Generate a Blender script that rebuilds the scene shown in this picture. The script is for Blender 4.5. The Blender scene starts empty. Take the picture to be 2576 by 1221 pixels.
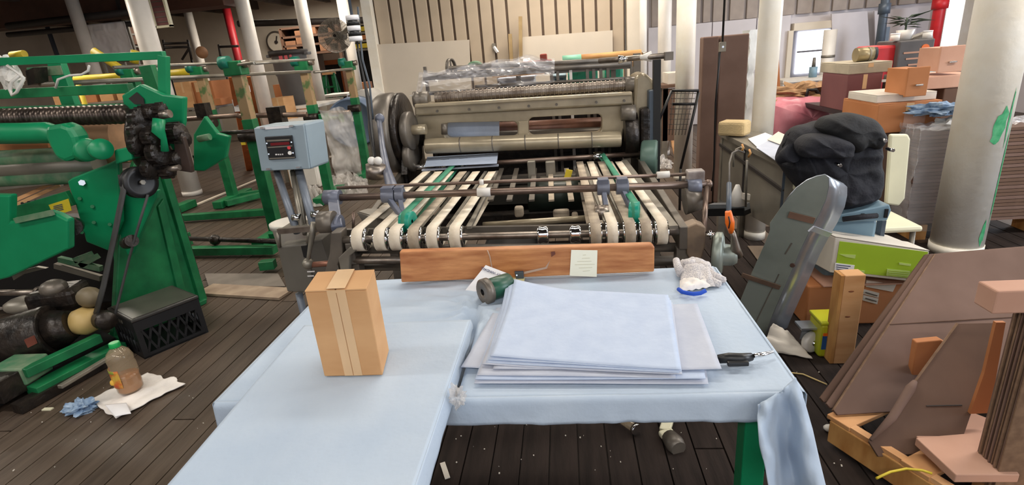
import bpy, bmesh, math, random
from mathutils import Vector as V, Matrix, noise
random.seed(7)
C = bpy.context.scene.collection
SC = bpy.context.scene
# ---------------------------------------------------------------- camera, light, exposure
H = 1.5                       # eye height of the photographer
F, CX, CY = 1343., 1288., 610.5
_dn = V((332, 3790, 1343)).normalized()
_fy = V((122, -485, 1343)); _fy = (_fy - _dn*_fy.dot(_dn)).normalized()
_rx = _dn.cross(_fy)
RM = Matrix((_rx, _fy, -_dn))         # camera (x right, y down, z forward) -> world
camd = bpy.data.cameras.new('camera'); cam = bpy.data.objects.new('camera', camd); C.objects.link(cam)
camd.sensor_width = 36; camd.lens = F/2576*36; camd.clip_start = .02; camd.clip_end = 100
_r, _u, _b = RM @ V((1,0,0)), -(RM @ V((0,1,0))), -(RM @ V((0,0,1)))
cam.matrix_world = Matrix(((_r.x,_u.x,_b.x,0),(_r.y,_u.y,_b.y,0),(_r.z,_u.z,_b.z,H),(0,0,0,1)))
SC.camera = cam
SC.view_settings.view_transform = 'Standard'; SC.view_settings.look = 'None'
SC.view_settings.gamma = 1; SC.view_settings.exposure = 0.0; SC.view_settings.use_curve_mapping = False
w = bpy.data.worlds.new('world'); SC.world = w; w.use_nodes = True
w.node_tree.nodes['Background'].inputs[0].default_value = (.80,.88,1,1); w.node_tree.nodes['Background'].inputs[1].default_value = 1.2
def area(name, loc, size, power, col, rot=(0,0,0)):
    l = bpy.data.lights.new(name, 'AREA'); l.shape = 'RECTANGLE'; l.size, l.size_y = size; l.energy = power; l.color = col
    o = bpy.data.objects.new(name, l); o.location = loc; o.rotation_euler = rot; C.objects.link(o); return o
ZC = 3.4                      # ceiling height
LAMPS = [(-3.2,1.0,50),(.1,2.6,34),(3.5,2.4,85),(-3.4,4.6,60),(.2,5.2,95),(3.6,5.0,60),(-7.6,2.6,70),(-7.6,6.6,125),(-5.9,12.6,130),(-3.4,9.4,70),(.1,7.5,78),(3.8,8.2,50),(-11.5,10.6,110),(-11.5,5,50),(-3.5,12.4,40),(-2.8,-1.6,55),(.2,-1.8,62),(3.0,-1.5,60)]  # lamps over tables, right boxes and behind the camera are added as fill
for i,(x,y,p) in enumerate(LAMPS):
    area('lamp_light', (x,y,ZC-.22), (2.3,.34), p, (1,.90,.77) if y>4 else (1,.95,.88))
area('window_or_fill_light', (6.9,6.2,1.9), (2.2,1.8), 170, (.82,.90,1), (0, math.radians(90), 0))
area('window_or_fill_light', (6.9,1.0,1.9), (2.2,1.8), 150, (.82,.90,1), (0, math.radians(90), 0))
area('window_or_fill_light', (1.0,-2.9,2.35), (4.0,1.4), 150, (.80,.89,1), (math.radians(-90), 0, 0))  # added fill behind the camera, no window known there
area('window_or_fill_light', (2.55,10.3,1.2), (.7,1.1), 26, (.85,.92,1), (math.radians(90), 0, 0))
# ---------------------------------------------------------------- pixel -> world (real depths chosen by hand)
def ray(px,py): return RM @ V((px-CX, py-CY, F))
def PZ(px,py,z=0.):
    r = ray(px,py); return V((0,0,H)) + r*((z-H)/r.z)
def PY(px,py,y):
    r = ray(px,py); return V((0,0,H)) + r*(y/r.y)
def PX(px,py,x):
    r = ray(px,py); return V((0,0,H)) + r*(x/r.x)
def PL(px,py,p0,n):
    r = ray(px,py); return V((0,0,H)) + r*((p0-V((0,0,H))).dot(n)/r.dot(n))
def mpp(px,py,y): return (PY(px+1,py,y)-PY(px,py,y)).x
def mpv(px,py,y): return (PY(px,py,y)-PY(px,py+1,y)).z
# ---------------------------------------------------------------- mesh builder
class MB:
    def __init__(s): s.v=[]; s.f=[]; s.sm=[]
    def add(s, vs, fs, smooth=False):
        b=len(s.v); s.v += [V(x) for x in vs]; s.f += [[b+i for i in f] for f in fs]; s.sm += [smooth]*len(fs); return s
    def box(s, c, d, R=None):
        c=V(c); hx,hy,hz=d[0]/2,d[1]/2,d[2]/2
        vs=[V((sx*hx,sy*hy,sz*hz)) for sz in(-1,1) for sy in(-1,1) for sx in(-1,1)]
        if R is not None: vs=[R@v for v in vs]
        return s.add([c+v for v in vs],[(0,2,3,1),(4,5,7,6),(0,1,5,4),(2,6,7,3),(0,4,6,2),(1,3,7,5)])
    def beam(s, p0, p1, w, h, up=(0,0,1)):
        p0,p1=V(p0),V(p1); y=(p1-p0); L=y.length; y.normalize(); u=V(up)
        if abs(y.dot(u))>.98: u=V((0,1,0))
        x=y.cross(u).normalized(); z=x.cross(y)
        R=Matrix((x,y,z)).transposed(); return s.box((p0+p1)/2,(w,L,h),R)
    def cyl(s, p0, p1, r, r2=None, n=14, cap=True, smooth=True):
        p0,p1=V(p0),V(p1); r2=r if r2 is None else r2; a=(p1-p0).normalized()
        u=a.orthogonal().normalized(); w_=a.cross(u)
        vs=[]
        for p,q in((p0,r),(p1,r2)):
            for i in range(n):
                t=2*math.pi*i/n; vs.append(p+(u*math.cos(t)+w_*math.sin(t))*q)
        s.add(vs,[(i,(i+1)%n,n+(i+1)%n,n+i) for i in range(n)],smooth)
        if cap:
            b=len(s.v)-2*n; s.f+=[[b+i for i in range(n)][::-1],[b+n+i for i in range(n)]]; s.sm+=[False,False]
        return s
    def lathe(s, prof, o, ax=(0,0,1), n=20, smooth=True):
        o=V(o); a=V(ax).normalized(); u=a.orthogonal().normalized(); w_=a.cross(u); vs=[]
        for r,h in prof:
            for i in range(n):
                t=2*math.pi*i/n; vs.append(o+a*h+(u*math.cos(t)+w_*math.sin(t))*r)
        fs=[(k*n+i,k*n+(i+1)%n,(k+1)*n+(i+1)%n,(k+1)*n+i) for k in range(len(prof)-1) for i in range(n)]
        return s.add(vs,fs,smooth)
    def prism(s, pts, vec):
        pts=[V(p) for p in pts]; vec=V(vec); n=len(pts)
        nrm=V((0,0,0))
        for i in range(n): nrm+=pts[i].cross(pts[(i+1)%n])
        if nrm.dot(vec)>0: pts=pts[::-1]
        vs=pts+[p+vec for p in pts]
        return s.add(vs,[list(range(n)),list(range(n,2*n))[::-1]]+[(i,i+n,(i+1)%n+n,(i+1)%n) for i in range(n)])
    def tube(s, pts, r, n=8):
        pts=[V(p) for p in pts]; rs=r if isinstance(r,(list,tuple)) else [r]*len(pts)
        u=None; vs=[]
        for k,p in enumerate(pts):
            a=(pts[min(k+1,len(pts)-1)]-pts[max(k-1,0)]).normalized()
            if u is None: u=a.orthogonal().normalized()
            u=(u-a*u.dot(a)).normalized(); w_=a.cross(u)
            for i in range(n):
                t=2*math.pi*i/n; vs.append(p+(u*math.cos(t)+w_*math.sin(t))*rs[k])
        m=len(pts)
        fs=[(k*n+i,k*n+(i+1)%n,(k+1)*n+(i+1)%n,(k+1)*n+i) for k in range(m-1) for i in range(n)]
        s.add(vs,fs,True); b=len(s.v)-m*n
        s.f+=[[b+i for i in range(n)][::-1],[b+(m-1)*n+i for i in range(n)]]; s.sm+=[False,False]; return s
    def ribbon(s, pts, wv, smooth=True):
        wv=V(wv)/2; vs=[]
        for p in pts: vs+=[V(p)-wv,V(p)+wv]
        return s.add(vs,[(2*i,2*i+1,2*i+3,2*i+2) for i in range(len(pts)-1)],smooth)
    def grid(s, fn, nu, nv, smooth=True):
        vs=[fn(i/nu,j/nv) for j in range(nv+1) for i in range(nu+1)]
        return s.add(vs,[(j*(nu+1)+i,j*(nu+1)+i+1,(j+1)*(nu+1)+i+1,(j+1)*(nu+1)+i) for j in range(nv) for i in range(nu)],smooth)
    def ball(s, c, r, n=12, m=8):
        r=r if isinstance(r,(tuple,list)) else (r,r,r); c=V(c)
        def fn(u,v):
            t=2*math.pi*u; p=math.pi*(v*.998+.001); return c+V((r[0]*math.sin(p)*math.cos(t),r[1]*math.sin(p)*math.sin(t),r[2]*-math.cos(p)))
        return s.grid(fn,n,m)
WL={}
def _link(name, ob, parent, world):
    C.objects.link(ob); WL[ob]=world
    if parent is not None: ob.parent=parent; ob.location=world-WL[parent]
    else: ob.location=world
def part(name, mb, m, parent=None, label=None, bevel=0, solid=0, sub=0, kind=None):
    me=bpy.data.meshes.new(name)
    lo=V([min(v[i] for v in mb.v) for i in range(3)]); hi=V([max(v[i] for v in mb.v) for i in range(3)]); c=(lo+hi)/2
    if parent is None: c.z=lo.z
    me.from_pydata([v-c for v in mb.v],[],mb.f); me.polygons.foreach_set('use_smooth',mb.sm)
    me.materials.append(m); me.update()
    o=bpy.data.objects.new(name,me); _link(name,o,parent,c)
    if label: o['label']=label
    if kind: o['kind']=kind
    if bevel:
        b=o.modifiers.new('bevel','BEVEL'); b.width=bevel; b.segments=2; b.limit_method='ANGLE'; b.angle_limit=math.radians(40)
    if sub:
        b=o.modifiers.new('sub','SUBSURF'); b.levels=sub; b.render_levels=sub
    if solid:
        b=o.modifiers.new('solid','SOLIDIFY'); b.thickness=solid; b.offset=-1 if solid>0 else 1
    return o
def thing(name, label, cat, loc, group=None):
    o=bpy.data.objects.new(name,None); o.empty_display_size=.05; _link(name,o,None,V(loc))
    o['label']=label; o['category']=cat
    if group: o['group']=group
    return o
def solo(name, mb, m, label, cat, group=None, **k):
    o=part(name,mb,m,None,label,**k); o['category']=cat
    if group: o['group']=group
    return o
def struct(name, mb, m, **k): return part(name,mb,m,None,kind='structure',**k)
def dup(root, loc, label, group=None):
    r=root.copy(); C.objects.link(r); r.location=loc; r['label']=label; WL[r]=V(loc)
    if group: r['group']=group
    for ch in list(root.children):
        c=ch.copy(); C.objects.link(c); c.parent=r
        for g in ch.children:
            d=g.copy(); C.objects.link(d); d.parent=c
    return r
# ---------------------------------------------------------------- materials
def lin(c):
    return tuple(((x/255)/12.92 if x/255<=.04045 else ((x/255+.055)/1.055)**2.4) for x in c)+(1,)
_M={}
def mat(name, c1, rough=.6, metal=0, c2=None, scale=6, amt=.12, bump=0, bscale=60, stretch=(1,1,1), contrast=(.35,.65), **k):
    if name in _M: return _M[name]
    m=bpy.data.materials.new(name); m.use_nodes=True; _M[name]=m
    nt=m.node_tree; N=nt.nodes; L=nt.links; bs=N['Principled BSDF']
    tc=N.new('ShaderNodeTexCoord'); mp=N.new('ShaderNodeMapping'); mp.inputs['Scale'].default_value=stretch
    L.new(tc.outputs['Object'],mp.inputs[0])
    nz=N.new('ShaderNodeTexNoise'); nz.inputs['Scale'].default_value=scale; nz.inputs['Detail'].default_value=5
    L.new(mp.outputs[0],nz.inputs['Vector'])
    cr=N.new('ShaderNodeValToRGB'); e=cr.color_ramp.elements; e[0].position,e[1].position=contrast
    a=lin(c1); b=lin(c2) if c2 else tuple(min(1,x*(1+amt*1.5)) for x in a[:3])+(1,)
    if not c2: a=tuple(x*(1-amt) for x in a[:3])+(1,)
    e[0].color=a; e[1].color=b
    L.new(nz.outputs[0],cr.inputs[0]); L.new(cr.outputs[0],bs.inputs['Base Color'])
    bs.inputs['Roughness'].default_value=rough; bs.inputs['Metallic'].default_value=metal
    for kk,vv in k.items(): bs.inputs[kk].default_value=vv
    if bump:
        n2=N.new('ShaderNodeTexNoise'); n2.inputs['Scale'].default_value=bscale; n2.inputs['Detail'].default_value=4
        L.new(mp.outputs[0],n2.inputs['Vector']); bp=N.new('ShaderNodeBump'); bp.inputs['Strength'].default_value=bump; bp.inputs['Distance'].default_value=.01
        L.new(n2.outputs[0],bp.inputs['Height']); L.new(bp.outputs[0],bs.inputs['Normal'])
    return m
def emit(name, c, s):
    m=bpy.data.materials.new(name); m.use_nodes=True; b=m.node_tree.nodes['Principled BSDF']
    b.inputs['Base Color'].default_value=lin(c); b.inputs['Emission Color'].default_value=lin(c); b.inputs['Emission Strength'].default_value=s; return m
M=dict(
 floor=mat('floor_wood',(74,61,50),.5,c2=(90,76,64),scale=5,stretch=(5,.6,5),bump=.2,bscale=30),
 floor2=mat('floor_wood_dark',(66,54,45),.5,c2=(82,69,58),scale=5,stretch=(5,.6,5),bump=.2,bscale=30),
 floorbase=mat('floor_gap',(48,40,35),.8),
 wallc=mat('wall_cream',(216,205,188),.8,scale=2,amt=.05),
 wallt=mat('wall_tan_panel',(186,170,150),.75,scale=3,amt=.05),
 wallw=mat('wall_grey_white',(205,200,204),.75,scale=2,amt=.04),
 batten=mat('batten_brown',(104,88,76),.7),
 cork=mat('sheet_board',(208,197,182),.8,scale=2,amt=.03),
 ceil=mat('ceiling_dark',(64,54,48),.85,c2=(92,80,72),scale=2),
 pipe=mat('pipe_dark',(46,40,38),.6),
 colw=mat('column_white_paint',(240,232,216),.45,c2=(246,242,232),scale=5,bump=.25,bscale=22),
 colg=mat('column_white_gloss',(236,230,222),.4,scale=5,amt=.04,bump=.1,bscale=20),
 green=mat('green_enamel',(12,128,82),.38,c2=(18,140,92),scale=4,bump=.05,bscale=40),
 greend=mat('green_enamel_worn',(14,98,58),.45,c2=(28,124,74),scale=9,bump=.1,bscale=40),
 greenp=mat('green_pale_worn',(60,120,84),.6,c2=(120,140,112),scale=12),
 grime=mat('black_oily_iron',(26,23,22),.35,.3,c2=(52,44,38),scale=16,bump=.5,bscale=30),
 rubber=mat('grey_rubber_belt',(62,62,62),.6),
 steel=mat('worn_steel',(120,108,98),.35,.8,c2=(160,150,140),scale=14),
 shaft=mat('brown_steel_shaft',(104,84,74),.35,.65,c2=(140,122,110),scale=14,stretch=(.5,1,1)),
 chrome=mat('chrome',(225,225,225),.12,1,amt=.02),
 cast=mat('olive_grey_cast_enamel',(154,142,120),.28,.3,c2=(182,168,142),scale=5,bump=.12,bscale=14),
 castd=mat('dark_grey_cast',(92,86,80),.4,.35,c2=(122,114,104),scale=6,bump=.15,bscale=18),
 slate=mat('slate_blue_metal',(70,80,92),.45,.1),
 bluegrey=mat('blue_grey_arm',(92,98,116),.42,.2,c2=(112,116,130),scale=10),
 belt=mat('cream_canvas_belt',(214,200,178),.8,c2=(232,220,202),scale=14,bump=.15,bscale=120),
 beltd=mat('soiled_canvas_belt',(150,136,120),.8,c2=(190,174,152),scale=12,bump=.15,bscale=120),
 beltg=mat('green_felt_belt',(44,128,98),.7,c2=(60,142,110),scale=12),
 teal=mat('teal_pulley',(16,140,118),.35,amt=.06),
 hammer=mat('green_grey_pulley',(88,112,102),.4,.1,amt=.08),
 rail=mat('grey_steel_rail',(128,122,112),.4,.5,c2=(152,146,134),scale=8),
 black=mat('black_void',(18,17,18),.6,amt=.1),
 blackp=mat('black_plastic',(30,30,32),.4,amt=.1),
 plate=mat('light_blue_paper',(184,198,222),.85,c2=(193,206,228),scale=16,bump=.12,bscale=70),
 plateg=mat('grey_blue_paper',(184,190,206),.85,c2=(195,200,213),scale=10,bump=.1,bscale=70),
 cloth=mat('blue_nonwoven_cover',(178,194,213),.8,c2=(188,202,218),scale=5,bump=.15,bscale=60),
 plank=mat('orange_brown_wood',(164,98,54),.45,c2=(214,150,96),scale=3.5,stretch=(2.2,8,14),bump=.12,bscale=16,contrast=(.3,.7)),
 lumber=mat('raw_pine',(206,150,98),.6,c2=(226,176,126),scale=3,stretch=(1,1,5)),
 lumberd=mat('orange_pine',(176,120,62),.65,c2=(212,160,96),scale=4,stretch=(1,4,1)),
 card=mat('kraft_carton',(196,148,100),.75,c2=(208,162,114),scale=4,stretch=(1,1,3)),
 tape=mat('clear_brown_tape',(214,178,136),.22,amt=.05),
 cardo=mat('brown_carton_orange',(176,112,66),.75,c2=(190,126,80),scale=3),
 cardb=mat('grey_brown_board',(108,83,71),.8,c2=(124,98,86),scale=3),
 cardd=mat('dark_brown_board',(94,70,57),.85,c2=(112,86,70),scale=3),
 carde=mat('board_edge',(138,110,86),.9,c2=(116,90,70),scale=30),
 cardp=mat('pink_brown_board',(186,142,120),.8,c2=(200,158,136),scale=3),
 maroon=mat('maroon_board',(112,66,68),.7,c2=(122,74,74),scale=3),
 grey=mat('blue_grey_enclosure',(148,164,174),.45,amt=.03),
 greyd=mat('olive_grey_wireway',(96,92,84),.5,c2=(108,104,96),scale=4),
 conduit=mat('grey_conduit',(118,126,138),.45,.2),
 galv=mat('galvanised_sheet',(168,174,182),.3,.75,c2=(190,196,204),scale=9,bump=.12,bscale=9),
 galvd=mat('dull_galvanised_sheet',(132,140,132),.42,.45,c2=(150,158,150),scale=5,bump=.1,bscale=8),
 deskm=mat('grey_metal_desk',(126,120,110),.4,.35,c2=(146,140,128),scale=3),
 white=mat('white_paper',(238,236,238),.8,amt=.02),
 whitep=mat('white_plastic',(222,218,212),.4,amt=.03),
 cream=mat('cream_plastic',(224,220,192),.45,amt=.03),
 yellow=mat('pale_yellow_paper',(246,238,178),.8,amt=.02),
 sticky=mat('sticky_yellow',(255,252,232),.8,amt=.02),
 ink=mat('ink',(70,76,110),.8),
 inkg=mat('faint_pencil',(218,214,188),.8),
 olive=mat('weathered_stick_wood',(140,116,78),.8,c2=(166,142,102),scale=5),
 lettw=mat('white_print',(225,222,220),.6),
 strap=mat('hazy_tape_string',(188,160,140),.4),
 jacket=mat('black_denim',(18,19,26),.8,c2=(32,33,42),scale=6,bump=.3,bscale=90),
 lime=mat('lime_print',(158,190,42),.5,amt=.03),
 limep=mat('pale_lime_print',(186,208,120),.5),
 boxw=mat('white_carton',(212,204,192),.6,amt=.04),
 yel=mat('yellow_plastic',(206,196,40),.45,c2=(180,190,40),scale=4),
 blue=mat('blue_print',(30,84,150),.5), red=mat('red_paint',(196,34,40),.45), orange=mat('orange_grip',(232,110,28),.4),
 ylw=mat('yellow_paint',(214,190,50),.5,amt=.1),
 ladder=mat('orange_fibreglass',(204,112,58),.5,amt=.1),
 bin=mat('grey_trash_plastic',(98,96,96),.5,amt=.06), drum=mat('blue_steel_drum',(120,138,166),.45,amt=.05),
 binb=mat('light_blue_plastic',(120,148,164),.45,amt=.05),
 tealb=mat('teal_bin',(60,178,150),.35,amt=.12,scale=20), pink=mat('pink_film_bale',(190,112,126),.35,c2=(214,140,152),scale=7,bump=.4,bscale=8),
 bluer=mat('blue_rag',(110,138,172),.8,c2=(164,184,204),scale=25), foam=mat('tan_foam',(196,172,128),.9,bump=.4,bscale=90),
 batt=mat('white_insulation',(214,216,214),.9,bump=.6,bscale=14), towel=mat('white_towel',(232,226,220),.9,bump=.3,bscale=60),
 knit=mat('white_knit',(176,172,178),.95,c2=(226,220,216),scale=300,contrast=(.4,.6),bump=.3,bscale=300), cuff=mat('royal_blue_cuff',(34,80,190),.8),
 leaf=mat('dark_leaf',(44,60,44),.6), rope=mat('twine',(200,176,120),.8), mesh=mat('mesh_wire',(90,84,78),.5),
 glow=emit('lamp_glow',(255,238,205),3), sky=emit('window_glow',(240,246,255),2.2),
 dred=mat('dark_red_display',(110,20,26),.25),
)
def film(name, a=.35, rough=.12, col=(235,235,240)):
    m=bpy.data.materials.new(name); m.use_nodes=True; b=m.node_tree.nodes['Principled BSDF']
    b.inputs['Base Color'].default_value=lin(col); b.inputs['Roughness'].default_value=rough; b.inputs['Alpha'].default_value=a
    b.inputs['Specular IOR Level'].default_value=1.0; return m
M['film']=film('crumpled_clear_film',.30,.14); M['filmd']=film('hazy_film',.36,.22,(228,224,220)); M['filmw']=film('white_haze_film',.94,.35,(246,242,242)); M['pet']=film('clear_bottle_plastic',.38,.08,(190,170,140))
M['juice']=mat('amber_juice',(168,98,52),.15,c2=(190,120,62)); M['cage']=film('fan_grille',.55,.4,(170,160,148)); M['wallr']=mat('grey_brown_panel',(158,146,138),.7,amt=.06); M['redf']=mat('dark_red_pipe',(150,24,34),.5); M['floorshade']=mat('floor_wood_shaded',(36,29,26),.85,c2=(50,41,37),scale=5,stretch=(5,.6,5),bump=.2,bscale=30,**{'Specular IOR Level':.2})
# ================================================================= SETTING
XL,XR,YB,YF = -14.,7.,15.,-3.
fl = struct('floor', MB().box((-3.5,6,-.06),(21,18,.08)), M['floorbase'])
wl=(fl,)
# boards run away from the camera: 73 columns x 4 lengths
bw=.112; nb=0
for k in range(72):
    x=-4.6+k*bw; off=random.random()*1.1; y=.15-off; seg=0
    while y<9.6 and seg<4:
        L=[2.0,2.3,2.8,3.4][seg]*random.uniform(.92,1.08); y1=y+L
        me=MB().box((x+bw/2,(y+y1)/2,-.0105),(bw-.006,L-.008,.021+random.uniform(-.0015,.0005)))
        part('floor_board',me,(M['floorshade'] if x>-.80 and y<3.6 else M['floor'] if random.random()<.6 else M['floor2']),fl); y=y1; seg+=1; nb+=1  # darker boards under and right of the table: shade put into their colour
rest=MB()
x=-14
while x<7:
    if -4.65<x<3.4: y0=9.0
    else: y0=-3
    rest.box((x+.1,(y0+15)/2,-.0115),(.192,15-y0,.02)); x+=.2
part('floor_board',rest,M['floor2'],fl,kind='stuff')
struct('wall_left', MB().box((XL-.1,6,1.7),(.2,18,3.4)), M['wallc'])
struct('wall_right', MB().box((XR+.1,6,1.7),(.2,18,3.4)), M['wallw'])
# front wall behind the camera with a wide opening added for the fill light
struct('wall_front', MB().box((-7.7,YF-.1,1.7),(12.6,.2,3.4)).box((5.3,YF-.1,1.7),(3.6,.2,3.4)).box((1.1,YF-.1,.5),(4.8,.2,1)).box((1.1,YF-.1,3.25),(4.8,.2,.3)), M['wallw'])
struct('wall_back', MB().box((-9,YB+.1,1.7),(10.4,.2,3.4)), M['wallc'])
# far back, left of the battened partition: doorway
ce=struct('ceiling', MB().box((-3.5,6,ZC+.1),(21,18,.2)), M['ceil'])
for i in range(15):
    part('joist',MB().box((-13+i*1.0,6.2,ZC-.12),(.12,17.4,.24)),M['ceil'],ce)
for y in (3,7,11): part('beam',MB().box((-3.5,y,ZC-.3),(21,.26,.34)),M['ceil'],ce)
# battened partition behind the press
PYB=8.6
xa=PY(944,60,PYB).x; xb=PY(1572,60,PYB).x
wb=struct('wall_centre', MB().box(((xa+xb)/2,PYB+.08,1.7),(xb-xa,.1,3.4)), M['batten'])
pxs=[985,1014,1048,1083,1110,1141,1174,1208,1241,1277,1331,1365,1400,1434,1467,1500,1538,1572]; px0=946
for px in pxs:
    a=PY(px0+3,60,PYB).x; b=PY(px-3,60,PYB).x; px0=px
    part('panel',MB().box(((a+b)/2,PYB+.01,1.7),(b-a,.05,3.38)),M['wallt'],wb,bevel=.008)
def sheet_y(name,pts,Y,t,m,label,cat,lean=0,**k):
    P=[PY(x,y,Y) for x,y in pts]
    return solo(name,MB().prism(P,(0,t,0)),m,label,cat,**k)
# big pale boards leaning on the partition
for (pts,lab) in (([(944,112),(1180,100),(1186,330),(944,340)],'large pale board leaning on the panelled wall left of the press top'),
                  ([(1316,93),(1541,76),(1545,330),(1290,330),(1306,105)],'large cream board leaning on the panelled wall behind the press')):
    P=[PY(x,y,PYB-.1) for x,y in pts]
    for p in P:
        if p.z<1.1: p.z=.003
    solo('wall_board',MB().prism(P,(0,.03,0)),M['cork'],lab,'board')
tr=struct('trim_1', MB().box((xa-.06,PYB,1.7),(.14,.3,3.4)), M['colw'])
# return from the partition to the deeper wall on the right
PYR=10.2
xr0=PY(1572,60,PYB).x; 
struct('wall_return', MB().box((xr0+.12,(PYB+PYR)/2-.05,1.7),(.2,PYR-PYB+.1,3.4)), M['wallc'])
# right-hand deep wall, built in pieces round the opening
xo0=PY(1985,150,PYR).x; xo1=PY(2112,150,PYR).x; xe=PY(2440,100,PYR).x
zo0=PY(2040,232,PYR).z; zo1=PY(2050,72,PYR).z
wr=struct('wall_deep', MB().box(((xr0+xo0)/2,PYR+.1,1.7),(xo0-xr0,.1,3.4)).box(((xo1+XR)/2,PYR+.1,1.7),(XR-xo1,.1,3.4))
   .box(((xo0+xo1)/2,PYR+.1,zo0/2),(xo1-xo0,.1,zo0)).box(((xo0+xo1)/2,PYR+.1,(zo1+3.4)/2),(xo1-xo0,.1,3.4-zo1)), M['wallw'])
zb=PY(1760,58,PYR).z
px0=1636
for px in [1672,1705,1736,1765,1790,1832,1874,1908,1942,2000,2042,2088,2130,2172,2215,2252,2300,2345,2400]:
    a=PY(px0+3,40,PYR).x; b=PY(px-4,40,PYR).x; px0=px
    part('panel',MB().box(((a+b)/2,PYR+.01,(zb+3.4)/2),(b-a,.06,3.4-zb)),M['wallr'],wr,bevel=.008)
px0=1630
for px in [1705,1790,1900,1985]:
    a=PY(px0,100,PYR).x; b=PY(px-2,100,PYR).x; px0=px
    part('board',MB().box(((a+b)/2,PYR-.02,zb/2),(b-a,.05,zb-.01)),M['wallw'],wr,bevel=.006)
for (pts,lab) in (([(2092,35),(2182,28),(2215,170),(2108,235)],'white board leaning on the deep wall right of the bright opening'),
                  ([(2200,28),(2312,18),(2300,150),(2225,160)],'white board on the deep wall behind the potted plant')):
    P=[PY(x,y,PYR-.12) for x,y in pts]
    for p in P:
        if p.z<1.3: p.z=.003
    solo('wall_board',MB().prism(P,(0,.03,0)),M['wallw'],lab,'board')
# opening with the bright window behind it
wn=struct('window_1', MB().box((PY(2050,130,PYR).x,PYR+.9,1.3),(1.9,.05,2.6)), M['wallw'])
part('pane',MB().box((PY(2046,130,PYR+.8).x,PYR+.85,(PY(2046,180,PYR+.8).z+PY(2046,80,PYR+.8).z)/2),(.56,.03,PY(2046,80,PYR+.8).z-PY(2046,186,PYR+.8).z)),M['sky'],wn)
part('window_bar',MB().box((PY(2046,128,PYR+.8).x,PYR+.82,PY(2046,128,PYR+.8).z),(.56,.02,.03)),M['wallw'],wn)
part('frame',MB().box((xo0-.04,PYR,(zo0+zo1)/2),(.08,.2,zo1-zo0)).box((xo1+.03,PYR,(zo0+zo1)/2),(.07,.22,zo1-zo0)).box(((xo0+xo1)/2,PYR,zo1+.05),(xo1-xo0,.2,.12)),M['wallc'],wn)
# window beside the red pipe
a=PY(2372,60,PYR-.1); b=PY(2405,60,PYR-.1)
w2=struct('window_2', MB().box((a.x-.05,PYR-.05,1.9),(.08,.2,2.2)).box((b.x+.12,PYR-.05,1.9),(.14,.2,2.2)), M['colw'])
part('pane',MB().box(((a.x+b.x)/2,PYR-.03,(PY(2385,128,PYR).z+3.1)/2),(b.x-a.x+.05,.04,3.1-PY(2385,128,PYR).z)),M['sky'],w2)
# columns
def column(px,py,Y,r,m,lab,z1=3.4,name='column',cat='column'):
    p=PY(px,py,Y); t=thing(name,lab,cat,(p.x,Y,0))
    part('shaft',MB().cyl((p.x,Y,0),(p.x,Y,z1),r,n=24),m,t)
    part('base',MB().cyl((p.x,Y,.002),(p.x,Y,.06),r*1.03,n=24),m,t); return t
cR=column(2416,560,3.62,.145,M['colw'],'thick white column with green spray paint marks on the right')
column(1917,330,4.06,.074,M['colw'],'white column behind the grey metal desk')
column(1722,230,6.1,.098,M['colw'],'white column left of the tall brown insulated panel')
column(1672,90,7.6,.085,M['colg'],'white column just right of the press post')
column(1618,90,8.1,.05,M['colg'],'thin white pipe column at the wall return right of the press')
column(372,100,6.9,.125,M['colg'],'thick white column behind the green machine, nearest on the left')
column(216,110,9.4,.10,M['colg'],'slim white column at the upper left behind the green machine')
column(490,100,12.5,.09,M['colg'],'thin distant white column left of the red pipe')
column(642,150,8.6,.105,M['colg'],'white column left of the grey trash can')
column(778,120,9.2,.10,M['colg'],'white column between trash can and fan')
column(874,80,10.2,.10,M['colg'],'white column right of the round fan')
def pipe(px,py,Y,r,m,lab,z0=0,z1=3.3):
    p=PY(px,py,Y); t=thing('standing_pipe',lab,'pipe',(p.x,Y,z0))
    part('pipe_run',MB().cyl((p.x,Y,z0),(p.x,Y,z1),r,n=14),m,t)
    part('flange',MB().cyl((p.x,Y,z0),(p.x,Y,z0+.05),r*1.6,n=14),m,t); 
    part('coupling',MB().cyl((p.x,Y,1.6),(p.x,Y,1.75),r*1.35,n=14),m,t); return t
pipe(588,100,12.8,.09,M['redf'],'red sprinkler pipe in the far left background')
pipe(2352,90,9.4,.08,M['red'],'bright red pipe beside the window at right')
pipe(2214,100,9.3,.06,M['slate'],'dark slanting pipe before the white boards at right')
pipe(130,100,12,.045,M['slate'],'thin blue-grey pipe at the far upper left')
# green spray marks: paint patches hugging the right-hand column
def patch(cx,cz,w,h,seed,n=15,rr=.1465,y=3.62,x=None):
    mb=MB(); x0=cR.location.x
    vs=[];rng=random.Random(seed)
    pts=[(math.cos(2*math.pi*i/n)*w*rng.uniform(.55,1), math.sin(2*math.pi*i/n)*h*rng.uniform(.6,1)) for i in range(n)]
    c=[(0,0)]+pts
    for a,b in c:
        th=cx+a; vs.append(V((x0+rr*math.sin(th),y-rr*math.cos(th),cz+b+a*h*1.1)))
    mb.add(vs,[(0,1+i,1+(i+1)%n) for i in range(n)],True); return mb
M['spray']=mat('green_spray_paint',(20,140,84),.6,c2=(84,170,120),scale=20)
part('paint_mark',patch(.05,PY(2478,320,3.5).z,.34,.13,1),M['spray'],cR,'green sprayed patch')
part('paint_mark',patch(.42,PY(2500,300,3.5).z,.06,.22,2),M['spray'],cR,'green paint streak')
part('paint_mark',patch(.66,PY(2500,450,3.5).z,.09,.40,3),M['spray'],cR,'green paint streak')
part('paint_mark',patch(.34,PY(2455,585,3.5).z,.16,.10,4),M['spray'],cR,'green paint dab')
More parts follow.
